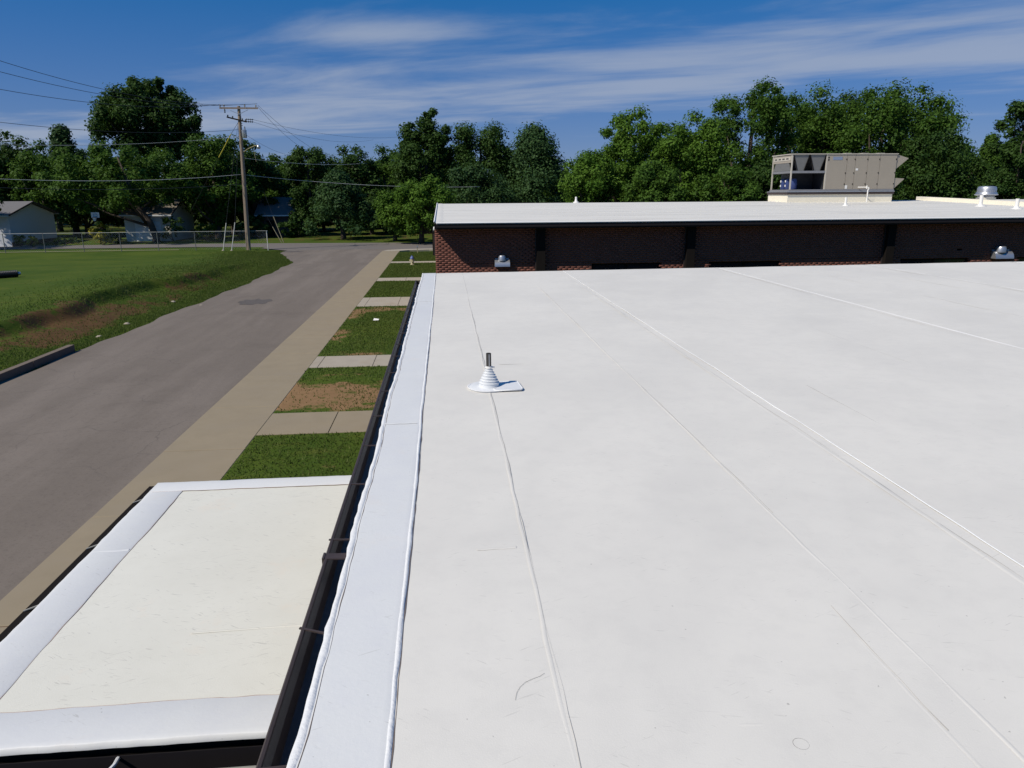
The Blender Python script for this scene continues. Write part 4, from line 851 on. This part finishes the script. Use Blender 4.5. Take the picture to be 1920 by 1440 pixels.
# ------------------------------------------------------------------ trees and shrubs
def leaves(pos, nrm, size, tint, rng, asp=.62):
    n = len(pos); nrm = nrm / np.linalg.norm(nrm, axis=1, keepdims=True)
    ref = rng.normal(size=(n, 3)); u = np.cross(nrm, ref); u /= np.linalg.norm(u, axis=1, keepdims=True); w = np.cross(nrm, u)
    s = size[:, None]; b = nrm * s * .18
    v = np.stack([pos - u * s, pos + w * s * asp - b, pos + u * s - b * .5, pos - w * s * asp - b], 1).reshape(-1, 3)
    return v, np.arange(4 * n).reshape(-1, 4), tint
def crown_points(c, rad, nclump, nleaf, rng, shape='round', low=.0, cl=(.20, .36)):
    """clumps spread through the crown, leaves spread through each clump"""
    d = rng.normal(size=(nclump, 3)); d /= np.linalg.norm(d, axis=1, keepdims=True)
    rr = rng.uniform(.15, 1, (nclump, 1)) ** .5; p = d * rr
    if shape == 'cone':
        h = rng.uniform(-1, 1, nclump); h = 1 - 2 * (rng.random(nclump) ** .62); h = -h
        a = rng.uniform(0, 6.28, nclump); k = (1 - h) / 2; wdt = np.clip(k, 0, 1) ** .75 * rng.uniform(.55, 1, nclump)
        p = np.stack([np.cos(a) * wdt, np.sin(a) * wdt, h], -1)
    if shape == 'block': p = np.sign(p) * np.abs(p) ** .72 * .92
    if shape == 'dome': p[:, 2] = np.where(p[:, 2] < 0, p[:, 2] * .75, p[:, 2])
    lob = 1 + .16 * np.sin(3 * np.arctan2(p[:, 1], p[:, 0]) + rng.uniform(0, 6)) * (1 - np.abs(p[:, 2]))
    p[:, 0] *= lob; p[:, 1] *= lob
    rmin = min(rad[0], rad[1], rad[2]); cr = rng.uniform(cl[0], cl[1], nclump) * rmin
    cc = p * (np.array(rad) - cr.mean() * .55) + np.array(c)
    dm_ = np.linalg.norm(cc[:, None] - cc[None], axis=2); dm_.sort(axis=1)              # drop clumps that float free of the crown
    ok_ = dm_[:, min(3, nclump - 1)] < 1.5 * (cr + cr.mean())
    if ok_.mean() < .7: ok_[:] = True
    cc = cc[ok_]; cr = cr[ok_]; nclump = len(cc)
    ct = rng.normal(0, .16, nclump)
    w = cr ** 2; k = rng.choice(nclump, nleaf, p=w / w.sum())
    d2 = rng.normal(size=(nleaf, 3)); d2 /= np.linalg.norm(d2, axis=1, keepdims=True)
    r2 = np.minimum(np.abs(rng.normal(.62, .34, (nleaf, 1))), 1.2 - .25 * rng.random((nleaf, 1)))
    d2s = d2.copy(); d2s[:, 2] *= .8
    pos = cc[k] + d2s * r2 * cr[k][:, None]
    nr = d2 + np.array([0, 0, .55]) + rng.normal(0, .45, (nleaf, 3))
    tint = np.clip(.45 + ct[k] + rng.normal(0, .17, nleaf), 0, 1)
    return pos, nr, tint, cc
def tree(name, px, hw, top, bot, d, leaf, label, seed, shape='round', n=9000, ls=.26, clumps=70, group=None, trunk_px=None, extra=(), zs=None, cl=(.20, .36), base_z=.05):
    rng = np.random.default_rng(seed)
    n = int(n * (2.2 if group == RG else 1.85)); hw = hw * 1.05; ls = ls * .70; clumps = int(clumps * 1.5); cl = (cl[0] * .8, cl[1] * .95)
    ct = D(px, top, d); cbz = max(.6, D(px, bot, d)[2]); R = hw / F * d
    zc = (ct[2] + cbz) / 2; hz = (ct[2] - cbz) / 2
    bx = D(trunk_px, 450, d)[0] if trunk_px else ct[0] + rng.uniform(-.3, .3)
    t = thing(name, (bx, d, base_z), label, 'tree', group)
    pos, nr, tn, cc = crown_points((ct[0], d, zc), (R, R * .95, hz), clumps, n, rng, shape, cl=cl)
    for (ex, ehw, et, eb, ef) in extra:
        e0_ = D(ex, et, d); e1_ = D(ex, eb, d)
        p2, n2, t2, c2 = crown_points((e0_[0], d, (e0_[2] + e1_[2]) / 2), (ehw / F * d, ehw / F * d, (e0_[2] - e1_[2]) / 2), max(8, int(clumps * ef)), int(n * ef), rng, 'round', cl=cl)
        pos = np.concatenate([pos, p2]); nr = np.concatenate([nr, n2]); tn = np.concatenate([tn, t2]); cc = np.concatenate([cc, c2])
    v, q, tn = leaves(pos, nr, ls * rng.uniform(.55, 1.25, len(pos)), tn, rng)
    raw('crown', v, q, leaf, t, attrs={'tint': ('FACE', tn)})
    m = MB(); r0 = .13 + .022 * ct[2]; fork = max(cbz, .8) + (zc - cbz) * .35
    m.tube([(bx, d, base_z - .2), (bx + .03, d, .5), (bx * .85 + ct[0] * .15, d, fork * .6), (bx * .5 + ct[0] * .5, d, fork), (ct[0], d, zc + hz * .55)], [r0 * 1.35, r0, r0 * .9, r0 * .72, r0 * .18], 9)
    for k in range(9):
        e = cc[rng.integers(len(cc))]; s0 = rng.uniform(.45, 1.0); st = np.array([bx + (ct[0] - bx) * .5 * s0, d, fork * s0])
        md = st * .45 + e * .55 + np.array([0, 0, -.12 * abs(e[2] - st[2])]); m.tube([tuple(st), tuple(md), tuple(e)], [r0 * .42, r0 * .26, r0 * .07], 6)
    m.build('trunk', 'bark', t, smooth='all', fix=False); return t
TG, RG, MG = 'trees beyond the cross street on the left', 'trees behind the far building', 'trees beyond the junction'
tree('shade_tree', 262, 84, 139, 320, 102, 'leaf_dark', 'tallest broad tree with a domed top above the left treeline', 1, 'round', 19000, .30, 95, TG, extra=((352, 50, 195, 300, .22), (270, 46, 134, 215, .25)), cl=(.17, .30))
tree('maple_tree', 215, 136, 258, 418, 87, 'leaf_mid', 'wide spreading maple with forked trunk in front of the cream house', 2, 'dome', 17000, .25, 100, TG, trunk_px=293, cl=(.16, .30))
tree('shade_tree', 392, 66, 242, 446, 92, 'leaf_mid', 'dense leafy tree just left of the utility pole', 3, 'round', 12000, .26, 70, TG, cl=(.2, .34))
tree('shade_tree', 462, 46, 258, 446, 97, 'leaf_dark', 'dark tree directly behind the utility pole', 4, 'round', 8000, .27, 50, TG)
tree('evergreen_tree', 12, 56, 236, 430, 100, 'leaf_dark', 'dark bushy tree at the far left behind the white sided house', 5, 'dome', 10000, .27, 60, TG)
tree('evergreen_tree', 112, 50, 233, 430, 104, 'leaf_blue', 'bluish green pointed tree behind the white house gable', 6, 'cone', 9000, .27, 60, TG)
tree('evergreen_tree', 163, 44, 238, 430, 108, 'leaf_blue', 'small bluish tree between the gable and the tallest tree', 7, 'dome', 7000, .27, 50, TG)
tree('shade_tree', 65, 52, 262, 420, 96, 'leaf_mid', 'mid green tree rising over the ridge of the white house', 8, 'round', 8000, .26, 55, TG)
tree('evergreen_tree', -45, 60, 250, 400, 98, 'leaf_dark', 'dark tree cut by the picture edge beyond the white house', 9, 'dome', 8000, .28, 55, TG)
tree('shade_tree', -92, 64, 310, 432, 78, 'leaf_dark', 'dark leafy tree standing in front of the white house porch', 21, 'round', 7000, .24, 60, TG)
tree('shade_tree', 520, 40, 288, 446, 104, 'leaf_mid', 'low green tree between the pole and the dark round tree', 10, 'round', 7000, .27, 45, MG)
tree('shade_tree', 573, 44, 257, 446, 96, 'leaf_dark', 'very dark round topped tree right of the utility pole', 11, 'block', 9000, .25, 55, MG, cl=(.24, .38))
tree('shade_tree', 658, 60, 266, 440, 99, 'leaf_dark', 'dark tree with a blunt top over the street corner', 12, 'round', 9000, .26, 60, MG)
tree('weeping_tree', 632, 72, 318, 446, 88, 'leaf_blue', 'bluish green tree with foliage drooping to the ground', 13, 'cone', 13000, .21, 90, MG)
tree('shade_tree', 716, 54, 268, 440, 102, 'leaf_mid', 'narrow tree left of the tall two-topped tree', 14, 'dome', 7000, .27, 48, MG)
tree('shade_tree', 795, 60, 206, 440, 98, 'leaf_dark', 'tall two-topped dark tree beyond the junction', 15, 'dome', 12000, .27, 80, MG, extra=((765, 28, 222, 330, .2), (812, 30, 198, 300, .25)))
tree('shade_tree', 900, 68, 214, 440, 99, 'leaf_dark', 'dark dense tree with a rounded square top', 16, 'block', 12000, .25, 70, MG, cl=(.24, .38))
tree('shade_tree', 1003, 100, 232, 450, 96, 'leaf_blue', 'dark pyramid shaped tree above the left end of the far roof', 17, 'cone', 15000, .25, 90, MG)
tree('shade_tree', 892, 68, 300, 430, 90, 'leaf_blue', 'broad dark green tree low behind the roof corner', 18, 'round', 11000, .22, 70, MG)
tree('sapling_tree', 792, 80, 326, 448, 79, 'leaf_bright', 'low bright green tree in front of the roof corner', 19, 'round', 12000, .20, 70, MG, trunk_px=790, extra=((742, 34, 362, 446, .25), (800, 26, 324, 372, .14)))
tree('shade_tree', 740, 45, 385, 446, 84, 'leaf_dark', 'dark undergrowth tree beneath the bright green tree', 20, 'round', 6000, .22, 45, MG)
tree('shade_tree', 1108, 62, 268, 420, 67, 'leaf_bright', 'bright green low tree right of the pyramid shaped tree', 31, 'dome', 11000, .19, 70, RG)
tree('shade_tree', 1185, 72, 197, 420, 71, 'leaf_bright', 'bright green tree with airy top left of the air unit', 32, 'dome', 13000, .20, 85, RG, cl=(.18, .30))
tree('shade_tree', 1302, 74, 206, 420, 69, 'leaf_bright', 'leafy bright green tree just left of the air unit', 33, 'round', 14000, .20, 85, RG, cl=(.18, .32))
tree('shade_tree', 1418, 92, 141, 400, 77, 'leaf_mid', 'tall loose topped tree rising behind the left end of the air unit', 34, 'block', 15000, .22, 90, RG, cl=(.16, .27))
tree('shade_tree', 1555, 86, 158, 400, 80, 'leaf_mid', 'dark green tree directly behind the beige air unit', 35, 'round', 13000, .22, 75, RG)
tree('shade_tree', 1668, 124, 138, 400, 78, 'leaf_mid', 'broadest rounded tree above the right end of the air unit', 36, 'block', 21000, .23, 100, RG, cl=(.16, .28))
tree('shade_tree', 1765, 80, 238, 420, 70, 'leaf_dark', 'dark sloping tree left of the exhaust fan', 37, 'dome', 13000, .20, 75, RG)
tree('shade_tree', 1862, 44, 252, 420, 82, 'leaf_mid', 'lower pointed tree behind the exhaust fan', 38, 'cone', 9000, .22, 60, RG)
tree('shade_tree', 1945, 68, 150, 420, 66, 'leaf_dark', 'tall dark tree cut by the picture edge right of the fan', 39, 'round', 12000, .20, 80, RG, cl=(.17, .28))
tree('shade_tree', 1255, 70, 228, 400, 86, 'leaf_mid', 'mid green tree seen between the two airy bright trees', 45, 'round', 8000, .24, 60, RG)
tree('shade_tree', 1490, 76, 168, 400, 88, 'leaf_mid', 'tree filling the skyline between loose topped and broad trees', 46, 'block', 9000, .25, 65, RG)
tree('shade_tree', 1610, 84, 150, 400, 90, 'leaf_dark', 'dark tree behind the crown of the broadest tree', 47, 'block', 9000, .25, 65, RG)
tree('shade_tree', 1745, 74, 186, 400, 88, 'leaf_mid', 'tree on the falling shoulder right of the broadest tree', 48, 'round', 9000, .25, 65, RG)
tree('shade_tree', 1470, 80, 285, 420, 66, 'leaf_dark', 'dark low tree hidden behind the coil end of the air unit', 40, 'round', 9000, .20, 60, RG)
tree('shade_tree', 1600, 90, 275, 420, 67, 'leaf_dark', 'dark low tree hidden behind the panels of the air unit', 41, 'round', 10000, .20, 60, RG)
tree('shade_tree', 1230, 60, 300, 420, 64, 'leaf_mid', 'low green tree filling the gap left of the air unit', 42, 'round', 8000, .19, 60, RG)
tree('shade_tree', 1370, 60, 300, 420, 65, 'leaf_mid', 'low green tree beside the coil end of the air unit', 43, 'round', 8000, .19, 60, RG)
tree('shade_tree', 1880, 70, 310, 420, 66, 'leaf_dark', 'low dark tree right behind the metal exhaust fan', 44, 'round', 8000, .19, 55, RG)

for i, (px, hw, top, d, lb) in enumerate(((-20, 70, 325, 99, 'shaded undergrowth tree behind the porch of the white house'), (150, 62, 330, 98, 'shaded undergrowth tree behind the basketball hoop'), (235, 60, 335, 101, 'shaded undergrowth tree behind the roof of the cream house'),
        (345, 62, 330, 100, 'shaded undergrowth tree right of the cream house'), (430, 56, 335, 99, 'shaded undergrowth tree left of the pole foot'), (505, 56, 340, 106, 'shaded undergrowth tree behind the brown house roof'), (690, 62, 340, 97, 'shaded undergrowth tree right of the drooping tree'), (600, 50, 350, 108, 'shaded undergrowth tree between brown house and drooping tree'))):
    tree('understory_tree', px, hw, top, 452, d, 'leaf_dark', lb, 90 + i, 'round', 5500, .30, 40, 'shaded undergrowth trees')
for i, (px, hw, top, d, lf, lb) in enumerate(((545, 56, 296, 112, 'leaf_mid', 'second row tree seen just left of the very dark round tree'), (625, 56, 300, 112, 'leaf_dark', 'second row tree right of the very dark round tree'), (700, 60, 288, 114, 'leaf_mid', 'second row tree behind the blunt topped tree'),
        (760, 56, 270, 116, 'leaf_dark', 'second row tree left of the two-topped tree'), (850, 62, 262, 114, 'leaf_mid', 'second row tree between two-topped and square topped trees'), (950, 60, 270, 114, 'leaf_dark', 'second row tree between square topped and pyramid trees'), (1060, 66, 290, 104, 'leaf_mid', 'second row tree right of the pyramid shaped tree'),
        (1140, 70, 300, 90, 'leaf_dark', 'second row tree behind the bright low tree'), (1815, 70, 262, 92, 'leaf_dark', 'second row tree left of the pointed tree behind the fan'), (1900, 60, 255, 95, 'leaf_dark', 'second row tree right of the pointed tree behind the fan'),
        (300, 70, 270, 114, 'leaf_dark', 'second row tree below the dome of the tallest tree'), (420, 66, 262, 112, 'leaf_dark', 'second row tree behind the dense tree by the pole'), (90, 80, 268, 116, 'leaf_dark', 'second row tree behind the gable of the white house'))):
    tree('background_tree', px, hw, top, 445, d, lf, lb, 120 + i, 'block', 5500, .32, 50, 'second row trees')
def shrub(px, py, wpx, hpx, leaf, label, seed, n=1500, ls=.10, d=None, name='shrub'):
    c = P(px, py, .06) if d is None else np.array([D(px, py, d)[0], d, .06]); w = wpx / F * c[1] / 2; h = hpx / F * c[1]
    rng = np.random.default_rng(seed); t = thing(name, c, label, 'shrub')
    pos, nr, tn, cc = crown_points((c[0], c[1], h * .5), (w, w, h * .52), 22, n, rng, 'round'); pos[:, 2] = np.maximum(pos[:, 2], .05)
    v, q, tn = leaves(pos, nr, ls * rng.uniform(.6, 1.3, n), tn, rng); raw('foliage', v, q, leaf, t, attrs={'tint': ('FACE', tn)})
    m = MB()
    for k in range(6): e = cc[rng.integers(len(cc))]; m.tube([(c[0] + rng.uniform(-.1, .1), c[1], 0), tuple(e)], [.03, .01], 5)
    m.build('stems', 'bark', t, fix=False)
shrub(194, 459, 42, 44, 'leaf_gold', 'golden yellow shrub in front of the basketball hoop', 51, 2600, .12, d=83.2)
shrub(62, 455, 22, 20, 'leaf_gold', 'small golden shrub at the corner of the white house', 52, 900, .10, d=80.8)
shrub(39, 461, 24, 22, 'leaf_bright', 'small light green shrub by the cross street', 53, 900, .10)
shrub(326, 452, 62, 52, 'leaf_dark', 'dark shrub beside the forked maple trunk', 54, 1400, .12, d=88)
shrub(385, 452, 52, 34, 'leaf_mid', 'leafy shrub below the dense tree left of the pole', 55, 1300, .12, d=89)
shrub(120, 452, 70, 12, 'leaf_dark', 'low dark hedge along the shaded gable wall', 56, 1500, .12, d=84.6, name='hedge')
shrub(215, 455, 34, 16, 'leaf_mid', 'low green shrub right of the golden shrub', 57, 900, .10, d=85)
shrub(560, 452, 70, 50, 'leaf_dark', 'dark shrub mass beside the brown house', 58, 2600, .16, d=92)
shrub(480, 452, 80, 44, 'leaf_dark', 'dark shrub mass behind the utility pole', 59, 2600, .16, d=93)

# distant woodland that closes the view
rng = np.random.default_rng(77); PP = []; NN = []; TT = []
for k in range(100):
    x = -150 + 300 * (k + rng.random()) / 100; y = 128 + rng.uniform(0, 16); h = rng.uniform(8.5, 12.5)
    p_, n_, t_, _ = crown_points((x, y, h * .5), (4.6, 4.6, h * .52), 14, 700, rng, 'dome', cl=(.3, .5)); PP.append(p_); NN.append(n_); TT.append(t_)
v, q, tn = leaves(np.concatenate(PP), np.concatenate(NN), rng.uniform(.4, .9, 100 * 700), np.concatenate(TT), rng)
tag(raw('distant_woodland', v, q, 'leaf_dark', attrs={'tint': ('FACE', tn)}), 'dark distant wood closing the view behind all the trees', 'woodland', kind='stuff')
